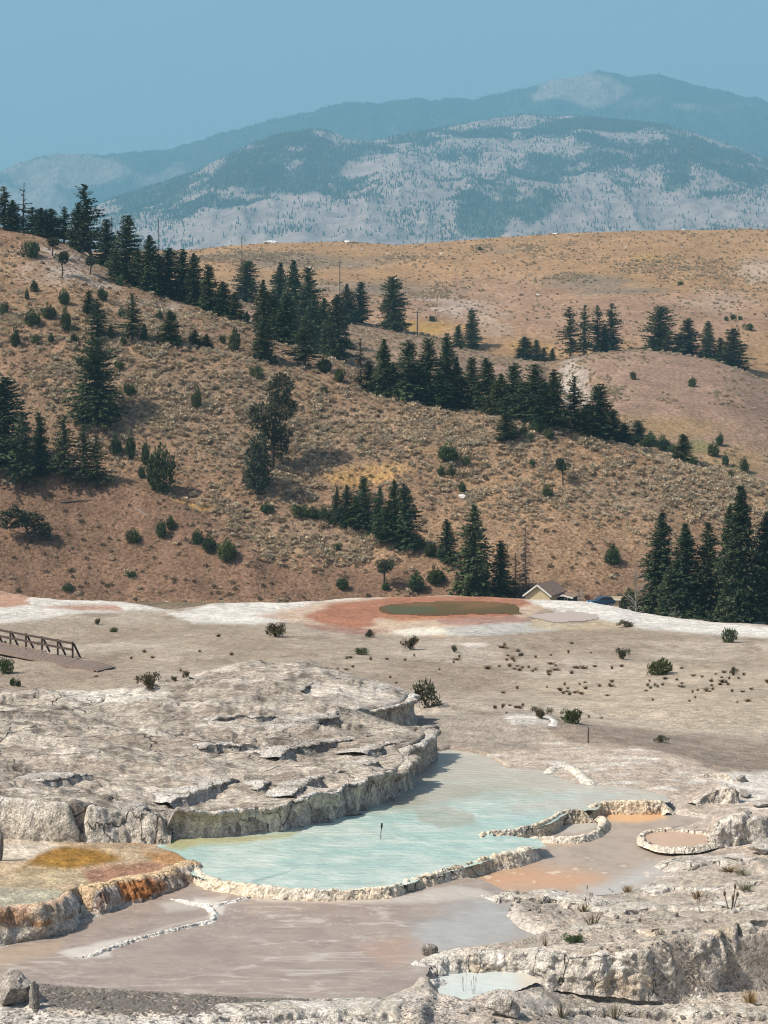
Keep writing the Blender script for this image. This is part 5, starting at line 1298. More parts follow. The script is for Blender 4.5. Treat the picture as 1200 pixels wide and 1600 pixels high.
# ------------------------------------------------------------------ trees and shrubs: where they stand
HILLS_BVH = [bvh_of(S.P, S.nr, S.nc) for S in (NH, MH, FH)] + [bvh_of(VF_P, 60, 80)]
def on_hills(u, v, which=None):
    for k in range(90):
        best = None
        for i, b in enumerate(HILLS_BVH):
            if which is not None and i not in which: continue
            p = hit(b, u, v + k)
            if p is not None and (best is None or p.y < best.y): best = p
        if best is not None: return best
    raise RuntimeError('no ground at %s %s' % (u, v))
prng = random.Random(11)
def plant(kind, p, hpx, wpx, name, label, cat, group=None, rz=None, sink=.0, parts=True):
    pr = PROTO[kind]; cr, tr, W, H, cm, tm = pr[prng.randrange(len(pr))]
    k = p.y / F_PX
    sz, sx = hpx * k / H, wpx * k / W * (1.32 if kind == 'fir' else 1.25 if kind == 'spruce' else 1.2 if kind in ('pine', 'greyfir') else 1.0)
    rz = prng.uniform(0, 6.28) if rz is None else rz
    if not cr.materials: cr.materials.append(cm)
    if tr is not None and not tr.materials: tr.materials.append(tm)
    if tr is None or not parts:
        o = link(name, cr); o.location = (p.x, p.y, p.z - sink * hpx * k); o.scale = (sx, sx, sz); o.rotation_euler = (0, 0, rz)
        return tag(o, label, cat, group)
    e = empty(name, (p.x, p.y, p.z - sink * hpx * k), rz); e.scale = (sx, sx, sz)
    e.rotation_euler = (prng.gauss(0, .025), prng.gauss(0, .025), rz)
    link(cr.name.split('.')[0], cr, None, e); link(tr.name.split('.')[0], tr, None, e)
    return tag(e, label, cat, group)
ORD = 'first second third fourth fifth sixth seventh eighth ninth tenth eleventh twelfth thirteenth fourteenth fifteenth sixteenth seventeenth eighteenth nineteenth twentieth'.split()
NAMES = dict(fir='fir_tree', broadfir='fir_tree', pine='pine_tree', spruce='spruce_tree', greyfir='fir_tree', sparse='pine_tree', juniper='juniper', bush='juniper_bush', round='pine_tree', ragged_low='ragged_tree', ragged_tall='ragged_tree', open_juniper='juniper', snag='dead_tree', silver_snag='dead_tree', bare_pole='dead_tree', bare_shrub='bare_shrub', red_shrub='bare_shrub', shrub='shrub')
def cluster(noun, where, group, items, which=None, cat='tree', ground=on_hills):
    items = sorted(items, key=lambda t: t[0])
    for i, it in enumerate(items):
        u, v, h, w, kind = it[:5]
        lab = it[5] if len(it) > 5 else ('%s %s from the left %s' % (ORD[i], noun, where) if len(items) > 1 else '%s %s' % (noun, where))
        p = ground(u, v, which) if ground is on_hills else ground(u, v)
        plant(kind, p, h, w, NAMES[kind], lab, 'shrub' if kind in ('bush', 'bare_shrub', 'red_shrub') else cat, group)
cluster('dark tree', 'along the top of the left ridge', 'trees on the left ridge', [
    (-60, 352, 60, 40, 'fir'), (6, 357, 64, 34, 'pine'), (20, 357, 46, 30, 'fir'), (36, 358, 76, 32, 'sparse', 'thin half bare pine standing above the trees on the left ridge'), (50, 361, 40, 32, 'pine'), (64, 364, 42, 30, 'fir'), (80, 370, 46, 36, 'fir'), (100, 378, 56, 30, 'pine'), (122, 384, 74, 30, 'fir'),
    (142, 398, 113, 50, 'pine', 'tallest tree on the left ridge with a full dark crown'), (140, 397, 62, 10, 'bare_pole', 'thin pale dead trunk in front of the tallest ridge tree'), (166, 412, 72, 32, 'fir'), (195, 436, 98, 40, 'fir'), (180, 440, 44, 26, 'pine'), (216, 448, 58, 30, 'fir')], [0])
cluster('fir', 'on the slope below the left ridge top', 'firs stepping down the left ridge', [
    (233, 456, 88, 34, 'fir'), (248, 458, 60, 30, 'fir'), (263, 462, 74, 40, 'fir'), (285, 470, 80, 32, 'fir'), (305, 476, 80, 30, 'fir'), (327, 484, 70, 32, 'fir'), (348, 492, 52, 30, 'fir'), (368, 499, 42, 24, 'fir'), (386, 503, 18, 12, 'juniper')], [0])
cluster('small pine', 'on the pale gravel below the left ridge', 'small pines on the gravel slope', [
    (82, 400, 30, 28, 'round'), (97, 431, 40, 28, 'round'), (142, 428, 27, 27, 'round'), (187, 446, 18, 18, 'bush'), (47, 403, 26, 36, 'bush')], [0])
cluster('juniper', 'dotted over the upper left slope', 'junipers on the upper left slope', [
    (42, 468, 19, 9, 'juniper'), (53, 456, 20, 15, 'juniper'), (100, 476, 27, 21, 'juniper'), (77, 498, 27, 26, 'juniper'), (50, 509, 27, 30, 'juniper'), (102, 517, 41, 21, 'juniper'), (117, 521, 13, 19, 'bush'), (6, 493, 21, 18, 'bush'), (24, 541, 31, 18, 'juniper'), (139, 491, 36, 19, 'fir'), (160, 469, 23, 20, 'juniper'), (173, 531, 26, 13, 'juniper'), (193, 538, 15, 13, 'juniper'), (190, 497, 18, 13, 'juniper'), (55, 536, 14, 20, 'bush'), (115, 535, 13, 17, 'bush'), (80, 535, 15, 12, 'juniper')], [0])
cluster('fir', 'in the scattered row across the upper slope', 'firs across the upper slope', [
    (152, 531, 64, 34, 'pine'), (206, 533, 74, 34, 'pine'), (225, 536, 30, 14, 'juniper'), (265, 538, 52, 32, 'fir'), (250, 501, 17, 15, 'juniper'), (305, 541, 26, 20, 'fir'), (323, 544, 22, 17, 'fir'), (348, 536, 13, 13, 'bush'), (366, 549, 39, 24, 'juniper')], [0])
cluster('', '', 'trees on the hillside', [
    (153, 664, 134, 78, 'broadfir', 'big broad fir alone on the left slope with a long shadow'), (187, 577, 14, 18, 'bush', 'round bush right of the big broad fir top'), (203, 617, 18, 24, 'bush', 'round bush touching the right side of the big broad fir'), (307, 640, 40, 19, 'juniper', 'narrow juniper alone in the sage right of the big fir'),
    (403, 774, 104, 70, 'ragged_low', 'low ragged tree in the middle of the hillside'), (425, 738, 156, 84, 'ragged_tall', 'taller ragged tree leaning right on the middle hillside'),
    (880, 757, 44, 27, 'round', 'lone small tree with a bare trunk and shadow on the right slope'), (957, 882, 33, 32, 'juniper', 'dark juniper bush on the brown slope left of the spruces'), (38, 847, 62, 78, 'open_juniper', 'wide open juniper on the bare soil at lower left')], [0])
cluster('conifer', 'in the grove at the left edge', 'grove at the left edge', [
    (-55, 730, 120, 60, 'fir'), (4, 722, 132, 70, 'fir'), (33, 766, 122, 46, 'pine'), (64, 744, 98, 30, 'fir'), (100, 755, 106, 44, 'pine'), (133, 760, 96, 34, 'pine'), (151, 761, 80, 34, 'pine')], [0])
cluster('juniper', 'between the big fir shadow and the sage slope', 'junipers below the big fir', [
    (180, 712, 36, 24, 'juniper'), (203, 717, 48, 18, 'juniper'), (227, 727, 42, 16, 'juniper'), (250, 769, 78, 52, 'juniper', 'large many spired juniper on the left slope'), (221, 747, 24, 14, 'juniper')], [0])
cluster('juniper bush', 'on the bare brown slope at lower left', 'junipers on the bare brown slope', [
    (207, 848, 25, 27, 'juniper'), (252, 840, 32, 20, 'juniper'), (267, 827, 23, 19, 'juniper'), (308, 850, 26, 21, 'juniper'), (327, 863, 33, 26, 'juniper'), (354, 876, 36, 38, 'juniper'), (105, 923, 11, 24, 'bush'), (205, 902, 10, 20, 'bush')], [0])
cluster('conifer', 'in the dense clump in the middle crease', 'clump in the middle crease', [
    (468, 809, 21, 32, 'bush'), (490, 810, 22, 24, 'juniper'), (508, 814, 27, 26, 'juniper'), (525, 817, 56, 17, 'fir'), (543, 820, 63, 24, 'fir'), (556, 826, 52, 30, 'fir'), (569, 828, 84, 30, 'fir'), (592, 834, 73, 28, 'fir'), (606, 846, 62, 32, 'fir'), (617, 842, 93, 28, 'fir'), (635, 852, 97, 38, 'fir'), (653, 859, 27, 25, 'juniper'), (672, 869, 24, 23, 'juniper'), (690, 873, 22, 20, 'juniper'), (700, 879, 68, 26, 'fir')], [0])
cluster('', '', 'trees behind the spring', [
    (742, 934, 146, 54, 'fir', 'tall dark fir behind the orange spring'), (783, 933, 88, 34, 'fir', 'shorter dark fir right beside the tall fir behind the spring'), (822, 934, 114, 34, 'snag', 'bare brown dead tree left of the beige house'), (805, 934, 70, 26, 'snag', 'low bare dead tree between the fir and the beige house')], [0])
cluster('shrub', 'near the foot of the hill behind the white apron', 'shrubs at the foot of the hill', [
    (535, 921, 25, 22, 'juniper'), (600, 917, 46, 40, 'round', 'small round headed pine above the white apron'), (650, 923, 33, 32, 'juniper'), (681, 912, 31, 34, 'juniper'), (713, 924, 18, 11, 'juniper'), (417, 802, 20, 25, 'juniper'), (525, 860, 11, 20, 'bush'), (602, 922, 16, 14, 'juniper')], [0])
cluster('juniper', 'on the golden shoulder right of the middle', 'junipers on the golden shoulder', [
    (700, 721, 34, 36, 'juniper'), (728, 728, 15, 16, 'bush'), (689, 743, 17, 13, 'juniper'), (704, 744, 17, 15, 'juniper'), (722, 769, 19, 14, 'juniper'), (831, 729, 15, 11, 'juniper'), (856, 778, 22, 20, 'juniper'), (791, 688, 44, 30, 'fir'), (818, 681, 19, 15, 'juniper'), (838, 676, 26, 28, 'juniper'), (858, 686, 19, 18, 'juniper'), (828, 689, 12, 12, 'bush')], [0])
cluster('fir', 'in the tall group at the left of the tree belt', 'tall group of the tree belt', [
    (383, 471, 62, 42, 'broadfir'), (411, 522, 84, 32, 'fir'), (426, 526, 64, 36, 'fir'), (433, 503, 92, 36, 'fir'), (447, 536, 76, 38, 'fir'), (460, 522, 115, 42, 'fir'), (481, 532, 112, 38, 'fir'), (491, 547, 84, 38, 'fir'), (505, 552, 86, 32, 'fir'), (525, 562, 101, 40, 'fir'), (411, 563, 64, 34, 'fir'), (476, 573, 78, 42, 'pine'), (543, 504, 60, 26, 'fir'), (560, 504, 63, 28, 'fir')])
cluster('bush', 'in front of the left of the tree belt', 'bushes before the tree belt', [
    (507, 582, 30, 26, 'juniper'), (530, 596, 26, 20, 'juniper'), (402, 590, 19, 25, 'bush'), (507, 613, 10, 14, 'bush')], [0])
cluster('conifer', 'in the middle of the long tree belt', 'middle of the tree belt', [
    (563, 606, 77, 34, 'greyfir'), (576, 608, 44, 28, 'fir'), (590, 612, 38, 25, 'greyfir'), (600, 618, 88, 36, 'fir'), (616, 622, 56, 34, 'fir'), (635, 628, 96, 44, 'fir'), (652, 632, 62, 38, 'fir'), (670, 632, 102, 40, 'fir'), (686, 637, 56, 38, 'fir'), (697, 632, 110, 36, 'fir'), (713, 634, 76, 26, 'fir'), (722, 640, 52, 34, 'fir')])
cluster('conifer', 'in the right part of the long tree belt', 'right part of the tree belt', [
    (738, 641, 82, 34, 'fir'), (762, 646, 86, 38, 'fir'), (782, 650, 66, 38, 'fir'), (803, 654, 86, 42, 'fir'), (821, 658, 60, 36, 'fir'), (837, 660, 90, 42, 'fir'), (852, 664, 66, 36, 'fir'), (866, 666, 88, 36, 'fir'), (898, 674, 86, 38, 'pine'), (916, 682, 50, 34, 'fir'), (935, 686, 86, 48, 'fir'), (957, 694, 54, 36, 'fir'), (975, 697, 34, 28, 'fir')])
cluster('small conifer', 'trailing down from the right end of the tree belt', 'small trees trailing from the belt', [
    (998, 691, 34, 28, 'fir'), (1008, 702, 22, 22, 'juniper'), (1016, 698, 25, 26, 'juniper'), (1035, 706, 28, 28, 'juniper'), (1050, 713, 22, 24, 'juniper'), (1067, 723, 45, 28, 'fir'), (1083, 730, 20, 16, 'juniper'), (1124, 696, 22, 15, 'juniper'), (1114, 713, 24, 22, 'juniper'), (1133, 728, 24, 13, 'juniper'), (1163, 738, 27, 17, 'juniper'), (1142, 748, 15, 11, 'juniper')])
cluster('fir', 'on the rise below the golden hill', 'firs below the golden hill', [
    (615, 516, 82, 46, 'broadfir', 'broad dark fir alone before the golden hill'), (716, 544, 36, 16, 'fir'), (738, 544, 62, 24, 'fir'), (820, 561, 35, 28, 'fir'), (838, 563, 32, 15, 'fir'), (850, 564, 21, 11, 'fir'), (863, 564, 20, 11, 'fir')], [1, 2])
cluster('tall pine', 'in the row of tall pines below the golden hill', 'pine row below the golden hill', [
    (891, 560, 80, 28, 'pine'), (912, 560, 82, 25, 'pine'), (934, 556, 78, 25, 'pine'), (957, 552, 77, 32, 'pine'), (946, 555, 42, 32, 'fir')], [2])
cluster('fir', 'in the right hand group below the golden hill', 'right group below the golden hill', [
    (1029, 556, 76, 52, 'broadfir'), (1077, 562, 64, 36, 'fir'), (1106, 568, 66, 23, 'fir'), (1125, 572, 44, 20, 'fir'), (1147, 582, 68, 38, 'fir'), (1062, 560, 40, 26, 'fir')], [2])
cluster('dark bush', 'on the bare slopes at the upper right', 'bushes on the upper right slopes', [
    (990, 593, 13, 13, 'bush'), (1081, 604, 15, 16, 'bush'), (1170, 516, 11, 18, 'bush'), (1135, 501, 7, 9, 'bush'), (1146, 500, 9, 12, 'bush'), (1157, 500, 7, 9, 'bush'), (676, 502, 9, 14, 'bush'), (750, 391, 6, 10, 'bush'), (1063, 445, 6, 12, 'bush')])
cluster('tall spruce', 'in the row at the right before the hill', 'spruces at the right edge', [
    (1031, 966, 166, 62, 'spruce'), (1072, 974, 157, 64, 'spruce'), (1105, 974, 158, 50, 'spruce'), (1157, 984, 226, 64, 'spruce'), (1194, 982, 184, 62, 'spruce'), (1140, 976, 188, 46, 'spruce'), (1250, 982, 190, 70, 'spruce'), (1056, 972, 96, 60, 'spruce')], [3])
cluster('', '', 'small growth by the spruces', [
    (978, 955, 34, 44, 'bush', 'dark round bush at the left foot of the spruces'), (995, 972, 84, 52, 'silver_snag', 'silvery bare dead tree at the left foot of the spruces'), (1053, 976, 26, 34, 'bare_shrub', 'bare grey shrub at the foot of the spruces'), (1188, 984, 46, 36, 'silver_snag', 'silvery bare sapling by the parked car'), (1030, 970, 24, 30, 'silver_snag', 'small silvery dead branch heap among the spruces'), (904, 948, 26, 36, 'bare_shrub', 'pale bare shrub right of the beige house'), (922, 948, 20, 34, 'red_shrub', 'reddish bare shrub left of the blue car')], [3])
# shrubs of the terrace
TERR = [(232, 1076, 24, 42, 'shrub', 'dark shrub behind the left part of the grey mound'), (430, 995, 24, 44, 'shrub', 'dark shrub in front of the white apron at left of the spring'), (670, 1106, 42, 48, 'shrub', 'large leafy dark shrub beside the back end of the mound'), (640, 1014, 20, 34, 'shrub', 'dark shrub in front of the rusty spring'), (577, 996, 12, 22, 'shrub', 'small dark shrub near the rusty edge of the spring'), (565, 1023, 11, 26, 'bush', 'small round green bush in front of the spring'),
        (710, 1019, 11, 14, 'shrub', 'tiny dark shrub right of the spring shrub'), (1029, 1054, 26, 46, 'bush', 'round dark green bush on the plain at right'), (973, 1030, 18, 26, 'shrub', 'spiky shrub left above the round green bush'), (893, 1130, 24, 38, 'bush', 'dark green shrub standing at the gravel edge'), (845, 1122, 18, 36, 'shrub', 'spreading dark shrub behind the shelf lip'), (1138, 1004, 24, 28, 'bush', 'dark bush below the tall spruces'), (978, 980, 12, 28, 'shrub', 'leafy shrub on the white apron at right'), (10, 1052, 26, 28, 'bush', 'green bush at the left edge under the boardwalk'),
        (20, 1072, 14, 12, 'juniper', 'left of two small upright bushes below the boardwalk'), (29, 1073, 13, 10, 'juniper', 'right of two small upright bushes below the boardwalk'), (290, 1060, 12, 16, 'shrub', 'small dark shrub at the crest of the mound'), (272, 1064, 9, 12, 'shrub', 'tiny shrub left of the crest shrub'), (152, 976, 10, 14, 'shrub', 'small dark shrub on the plain above the boardwalk'), (177, 988, 8, 16, 'bush', 'flat dark bush right of the plain shrub'), (1145, 1055, 12, 18, 'shrub', 'low dark shrub at right of the round bush'), (707, 1131, 10, 30, 'shrub', 'low scrub on the gravel near the post')]
for (u, v, h, w, kind, lab) in TERR:
    if lab.startswith('low scrub'): u, v = 1030, 1160
    plant(kind, on_terrace(u, v), h, w, NAMES[kind], lab, 'shrub')
for i in range(420):
    if i < 320: u, v = prng.uniform(760, 1230), prng.uniform(1000, 1135)
    else: u, v = prng.uniform(-30, 720), prng.uniform(980, 1070)
    p = on_terrace(u, v)
    if p is None or p.y < 106 : continue
    if float(fbm2(np.array([p.x * .09]), np.array([p.y * .12]), 951, 2)[0]) < prng.uniform(-.02, .42): continue
    plant('plain_tuft', p, prng.uniform(3, 7), prng.choice([5, 6, 7, 8, 10, 12, 18]), 'grass_tuft', 'small dry tuft on the grey plain beyond the pools', 'plant', 'dry tufts on the plain')
BANK = [(916, 1422, 34, 22, 'stalk', 'tall dry seed stalk on the bank right of the mud flat'), (912, 1424, 16, 34, 'dark_tuft', 'dark scrub at the foot of the dry seed stalk'), (926, 1446, 24, 40, 'dark_tuft', 'pair of dark dry plants on the bank'), (896, 1472, 12, 40, 'bush', 'low dark green plant on the bank above the cliff'), (852, 1478, 22, 14, 'dark_tuft', 'thin brown plant at the edge of the white cliff'), (1142, 1426, 40, 54, 'stalk', 'dry forked plant with seed heads on the right bank'), (1095, 1426, 30, 16, 'stalk', 'thin upright dry stalk left of the forked plant'), (1150, 1424, 14, 40, 'dark_tuft', 'dark scrub under the forked plant'),
        (1028, 1460, 12, 34, 'dark_tuft', 'low dark plant above the middle of the white cliff'), (980, 1394, 14, 22, 'tuft', 'grey dry tuft at the edge of the tan pool'), (1090, 1404, 18, 24, 'tuft', 'dry grass tuft in the middle of the right bank'), (1140, 1362, 10, 50, 'tuft', 'long dry grass patch below the round pool'), (1160, 1366, 10, 40, 'tuft', 'dry grass patch right of the long one'), (1172, 1572, 30, 28, 'gold_tuft', 'golden dry grass at the foot of the white cliff'), (725, 1552, 32, 8, 'stalk', 'thin dry stalk in the pale blue puddle'), (740, 1556, 38, 10, 'stalk', 'dark dry stalk at the front of the pale blue puddle'),
        (1165, 1392, 16, 30, 'tuft', 'dry grass tuft at the upper right of the bank'), (1000, 1440, 10, 12, 'dark_tuft', 'tiny dark plant beside the bank hollow'), (878, 1590, 30, 30, 'dark_tuft', 'dark dry plant below the left of the white cliff'), (960, 1592, 30, 36, 'dark_tuft', 'dark dry twigs below the middle of the white cliff')]
for (u, v, h, w, kind, lab) in BANK:
    plant(kind, on_terrace(u, v), h, w, {'bush': 'green_plant', 'tuft': 'grass_tuft', 'gold_tuft': 'grass_tuft'}.get(kind, 'dry_plant'), lab, 'plant', parts=False)

# ------------------------------------------------------------------ ground cover spread over the slopes
def scatter(name, label, pts, scale, protos, idx, seed, tilt=0.0):
    """one object whose points carry instances of a few small meshes"""
    rng = np.random.default_rng(seed)
    me = bpy.data.meshes.new(name)
    me.vertices.add(len(pts)); me.vertices.foreach_set('co', np.asarray(pts, np.float32).ravel())
    for nm, typ, arr in (('scl', 'FLOAT_VECTOR', np.asarray(scale, np.float32)), ('rot', 'FLOAT', rng.uniform(0, 6.28, len(pts)).astype(np.float32)), ('kind_id', 'INT', np.asarray(idx, np.int32))):
        a = me.attributes.new(nm, typ, 'POINT')
        a.data.foreach_set('vector' if typ == 'FLOAT_VECTOR' else 'value', arr.ravel())
    o = link(name, me); tag(o, label, None, None, 'stuff')
    ng = bpy.data.node_groups.new(name + '_nodes', 'GeometryNodeTree')
    ng.interface.new_socket('Geometry', in_out='INPUT', socket_type='NodeSocketGeometry')
    ng.interface.new_socket('Geometry', in_out='OUTPUT', socket_type='NodeSocketGeometry')
    gi = ng.nodes.new('NodeGroupInput'); go = ng.nodes.new('NodeGroupOutput'); jn = ng.nodes.new('GeometryNodeJoinGeometry')
    def named(n, t):
        x = ng.nodes.new('GeometryNodeInputNamedAttribute'); x.data_type = t; x.inputs['Name'].default_value = n
        return x.outputs['Attribute']
    cx = ng.nodes.new('ShaderNodeCombineXYZ'); ng.links.new(named('rot', 'FLOAT'), cx.inputs[2])
    sc, kid = named('scl', 'FLOAT_VECTOR'), named('kind_id', 'INT')
    for i, pm in enumerate(protos):
        po = bpy.data.objects.new(name + '_piece', pm)
        oi = ng.nodes.new('GeometryNodeObjectInfo'); oi.inputs['Object'].default_value = po; oi.inputs['As Instance'].default_value = True
        cmp_ = ng.nodes.new('FunctionNodeCompare'); cmp_.data_type = 'INT'; cmp_.operation = 'EQUAL'
        ng.links.new(kid, cmp_.inputs[2]); cmp_.inputs[3].default_value = i
        ip = ng.nodes.new('GeometryNodeInstanceOnPoints')
        ng.links.new(gi.outputs[0], ip.inputs['Points']); ng.links.new(cmp_.outputs[0], ip.inputs['Selection'])
        ng.links.new(oi.outputs['Geometry'], ip.inputs['Instance']); ng.links.new(cx.outputs[0], ip.inputs['Rotation']); ng.links.new(sc, ip.inputs['Scale'])
        ng.links.new(ip.outputs[0], jn.inputs[0])
    ng.links.new(jn.outputs[0], go.inputs[0])
    md = o.modifiers.new('scatter', 'NODES'); md.node_group = ng
    return o
def sample_sheet(P, dens, n, rng, rows=None):
    """n points on the quads of a grid, chosen by area times density"""
    a, b, c_, d = P[:-1, :-1], P[:-1, 1:], P[1:, 1:], P[1:, :-1]
    area = np.linalg.norm(np.cross(c_ - a, d - b), axis=-1) * .5
    w = area * (dens[:-1, :-1] + dens[1:, 1:]) * .5
    w = np.clip(w, 0, None)
    if rows is not None: w[rows:] = 0
    tot = w.sum()
    cnt = rng.poisson(w / tot * n).ravel()
    k = np.repeat(np.arange(cnt.size), cnt)
    s, t = rng.random(len(k))[:, None], rng.random(len(k))[:, None]
    A, B, C_, D_ = (q.reshape(-1, 3)[k] for q in (a, b, c_, d))
    return (A * (1 - s) + B * s) * (1 - t) + (D_ * (1 - s) + C_ * s) * t
def in_view(S, m=140):
    return ((S.U > -m) & (S.U < 1200 + m)) * 1.0
srng = np.random.default_rng(99)
SAGE = []
for i in range(4):
    bl = [(0, 0, .22, .5, .5, .3)] + [(srng.uniform(-.35, .35), srng.uniform(-.35, .35), srng.uniform(.2, .45), .3, .3, .24) for _ in range(4)]
    V, f, c_ = blob_crown(800 + i, bl, 130, .24, (.46, .375, .27), .32, .35, .55, .5)
    me = make_mesh('sage', V, f, c_, smooth=False); me.materials.append(m_sage); SAGE.append(me)
GRASS = []
for i in range(2):
    bl = [(0, 0, .12, .5, .5, .22)]
    V, f, c_ = blob_crown(810 + i, bl, 60, .26, (.33, .215, .115), .35, .6, .3, .3)
    me = make_mesh('dry_grass', V, f, c_, smooth=False); me.materials.append(m_sage); GRASS.append(me)
DARKB = []
for i in range(2):
    bl = [(0, 0, .2, .45, .45, .3), (.2, .1, .3, .3, .3, .25)]
    V, f, c_ = blob_crown(814 + i, bl, 90, .24, (.11, .09, .06), .35, .35, .5, .4)
    me = make_mesh('dark_brush', V, f, c_, smooth=False); me.materials.append(m_sage); DARKB.append(me)
# near hillside
S = NH
clear = np.clip(S.dirt * .93 + S.gold * .9 + S.gravel * .85 + S.tan * .55, 0, .97)
U, Vp = S.U, S.Vp
patch = sstep(-.35, .25, S.n1 + .5 * S.n2 + .4 * S.n3)
thick = np.maximum.reduce([blob(U, Vp, 560, 680, 380, 90, .5), blob(U, Vp, 520, 840, 170, 60, .5), blob(U, Vp, 1040, 770, 190, 50, .6), blob(U, Vp, 250, 620, 260, 90, .5), blob(U, Vp, 150, 520, 200, 40, .6), blob(U, Vp, 320, 500, 120, 20, .6), blob(U, Vp, 330, 820, 90, 50, .6), blob(U, Vp, 800, 760, 160, 60, .6) * .7])
dens = (.18 + .95 * thick) * (.12 + 1.0 * patch * sstep(-.35, .2, fbm2(S.P[..., 0] / 2.6, S.P[..., 1] / 3.5, 961, 2))) * (1 - clear) * in_view(S)
p1 = sample_sheet(S.P, dens, 25000, srng, S.rows + 3)
s1 = np.clip(srng.lognormal(-.2, .38, len(p1)), .3, 1.9)
k1 = srng.integers(0, 4, len(p1))
p2 = sample_sheet(S.P, (.5 + .6 * S.tan + .3 * S.dirt) * (1 - .7 * thick) * in_view(S), 7000, srng, S.rows + 3)
s2 = srng.uniform(.4, .9, len(p2)); k2 = 4 + srng.integers(0, 2, len(p2))
p3 = sample_sheet(S.P, (.3 + .7 * thick + .4 * S.dirt) * in_view(S), 1500, srng, S.rows + 3)
s3 = srng.uniform(.5, 1.3, len(p3)); k3 = 6 + srng.integers(0, 2, len(p3))
pts = np.concatenate([p1, p2, p3]); sc = np.concatenate([s1, s2, s3])[:, None] * np.array([[1, 1, 1.0]]); kk = np.concatenate([k1, k2, k3])
scatter('sagebrush', 'grey sagebrush and dry grass covering the near hillside', pts, sc, SAGE + GRASS + DARKB, kk, 1)
# mound and golden hill
S = MH
sage_m = np.maximum.reduce([blob(S.U, S.Vp, 1050, 650, 200, 40, .6), blob(S.U, S.Vp, 1150, 690, 120, 50, .6), blob(S.U, S.Vp, 950, 620, 100, 14, .6)])
q1 = sample_sheet(S.P, (.18 + sage_m) * sstep(-.3, .3, S.n1 + .5 * S.n2) * in_view(S), 5000, srng, S.rows)
S = FH
sage_f = np.maximum.reduce([blob(S.U, S.Vp, 450, 405, 190, 14, .6), blob(S.U, S.Vp, 540, 448, 190, 16, .6), blob(S.U, S.Vp, 920, 438, 70, 12, .5) * 1.4, blob(S.U, S.Vp, 970, 455, 70, 9, .5) * 1.3, blob(S.U, S.Vp, 790, 388, 60, 5, .6), blob(S.U, S.Vp, 1050, 430, 150, 30, .6) * .3])
q2 = sample_sheet(S.P, (.06 + sage_f) * sstep(-.3, .3, S.n1 + .6 * S.n2) * in_view(S), 5200, srng, S.rows)
q3 = sample_sheet(S.P, in_view(S), 1800, srng, S.rows)
pts = np.concatenate([q1, q2, q3]); n_ = len(pts)
sc = np.concatenate([srng.uniform(.6, 1.4, len(q1)), srng.uniform(.7, 1.7, len(q2)), srng.uniform(.5, 1.2, len(q3))])[:, None] * np.ones((1, 3))
kk = np.concatenate([srng.integers(0, 4, len(q1) + len(q2)), 6 + srng.integers(0, 2, len(q3))])
scatter('far_sagebrush', 'patches of low brush on the golden hill and the rise before it', pts, sc, SAGE + GRASS + DARKB, kk, 2)
# forest on the mountains
FT = []
for i in range(3):
    V, f, c_ = [], [], None
    rg = np.random.default_rng(830 + i); o_ = 0
    for (z0, z1, r) in ((1.0, 6.5, 2.6), (4.0, 10.0, 2.0), (7.5, 14.0, 1.3)):
        m = 7; th = np.linspace(0, 2 * math.pi, m, endpoint=False); rr = r * rg.uniform(.75, 1.2, m)
        V.append(np.r_[np.stack([np.cos(th) * rr, np.sin(th) * rr, z0 + rg.uniform(-.4, .4, m)], -1), [[0, 0, z1]]])
        f += [(o_ + j, o_ + (j + 1) % m, o_ + m) for j in range(m)]; o_ += m + 1
    V = np.concatenate(V)
    me = make_mesh('far_tree', V, np.array(f), np.tile(np.array([(.055, .075, .05)]), (len(V), 1)), smooth=False); me.materials.append(m_needle); FT.append(me)
S = RF
edge_ = np.exp(-((S.forest - .4) / .35) ** 2)
vis = ((S.U > -60) & (S.U < 1260) & (S.Vp < 400)) * 1.0
ns = sstep(-.1, .35, fbm2(S.P[..., 0] / 150, S.P[..., 1] / 340, 841, 4))
g1 = sample_sheet(S.P, (.05 + .12 * ns + 1.0 * S.forest * (.4 + ns) + .5 * edge_ * ns) * (1 - .75 * S.bare) * vis, 42000, srng, S.rows)
S = RB
vis = ((S.U > -60) & (S.U < 1260) & (S.Vp < 330)) * 1.0
g2 = sample_sheet(S.P, (.12 + S.forest) * vis, 20000, srng, S.rows)
pts = np.concatenate([g1, g2])
sc = np.concatenate([srng.uniform(.6, 1.3, len(g1)), srng.uniform(.8, 1.4, len(g2))])[:, None] * np.array([[1.25, 1.25, 1.0]])
scatter('mountain_forest', 'distant conifer forest in patches on the mountain slopes', pts, sc, FT, srng.integers(0, 3, len(pts)), 3)
# gravel on the near bank
mk = zone([(60, 1540), (130, 1542), (250, 1550), (400, 1558), (520, 1564), (440, 1582), (400, 1588), (200, 1584), (80, 1570)], 8, 20, 6)
gp = sample_sheet(TP, mk * ((uT > -40) & (uT < 1240)), 5000, srng)
mk2 = .35 * ((vT > 1560) & (vT < 1640) & (uT < 720)) + .4 * ((vT > 1370) & (vT < 1640) & (uT > 700) & (TS['t'] < -.2) & (TS['l'] < -.2)) * sstep(-.1, .3, w2)
gp2 = sample_sheet(TP, mk2 * ((uT > -40) & (uT < 1240)), 9000, srng)
GR2 = [rock_mesh('pale_chip', 860 + i, ((.42, .375, .32), (.62, .57, .51)), 1, 6) for i in range(3)]
for g in GR2: g.materials.append(m_ledge)
scatter('pale_rubble', 'pale crumbs of rock over the right bank', gp2, (srng.uniform(.015, .055, len(gp2)))[:, None] * np.array([[1.3, 1, .7]]), GR2, srng.integers(0, 3, len(gp2)), 5)
GR = [rock_mesh('gravel_stone', 850 + i, ((.38, .335, .285), (.56, .51, .45)), 1, 6) for i in range(3)]
for g in GR: g.materials.append(m_ledge)
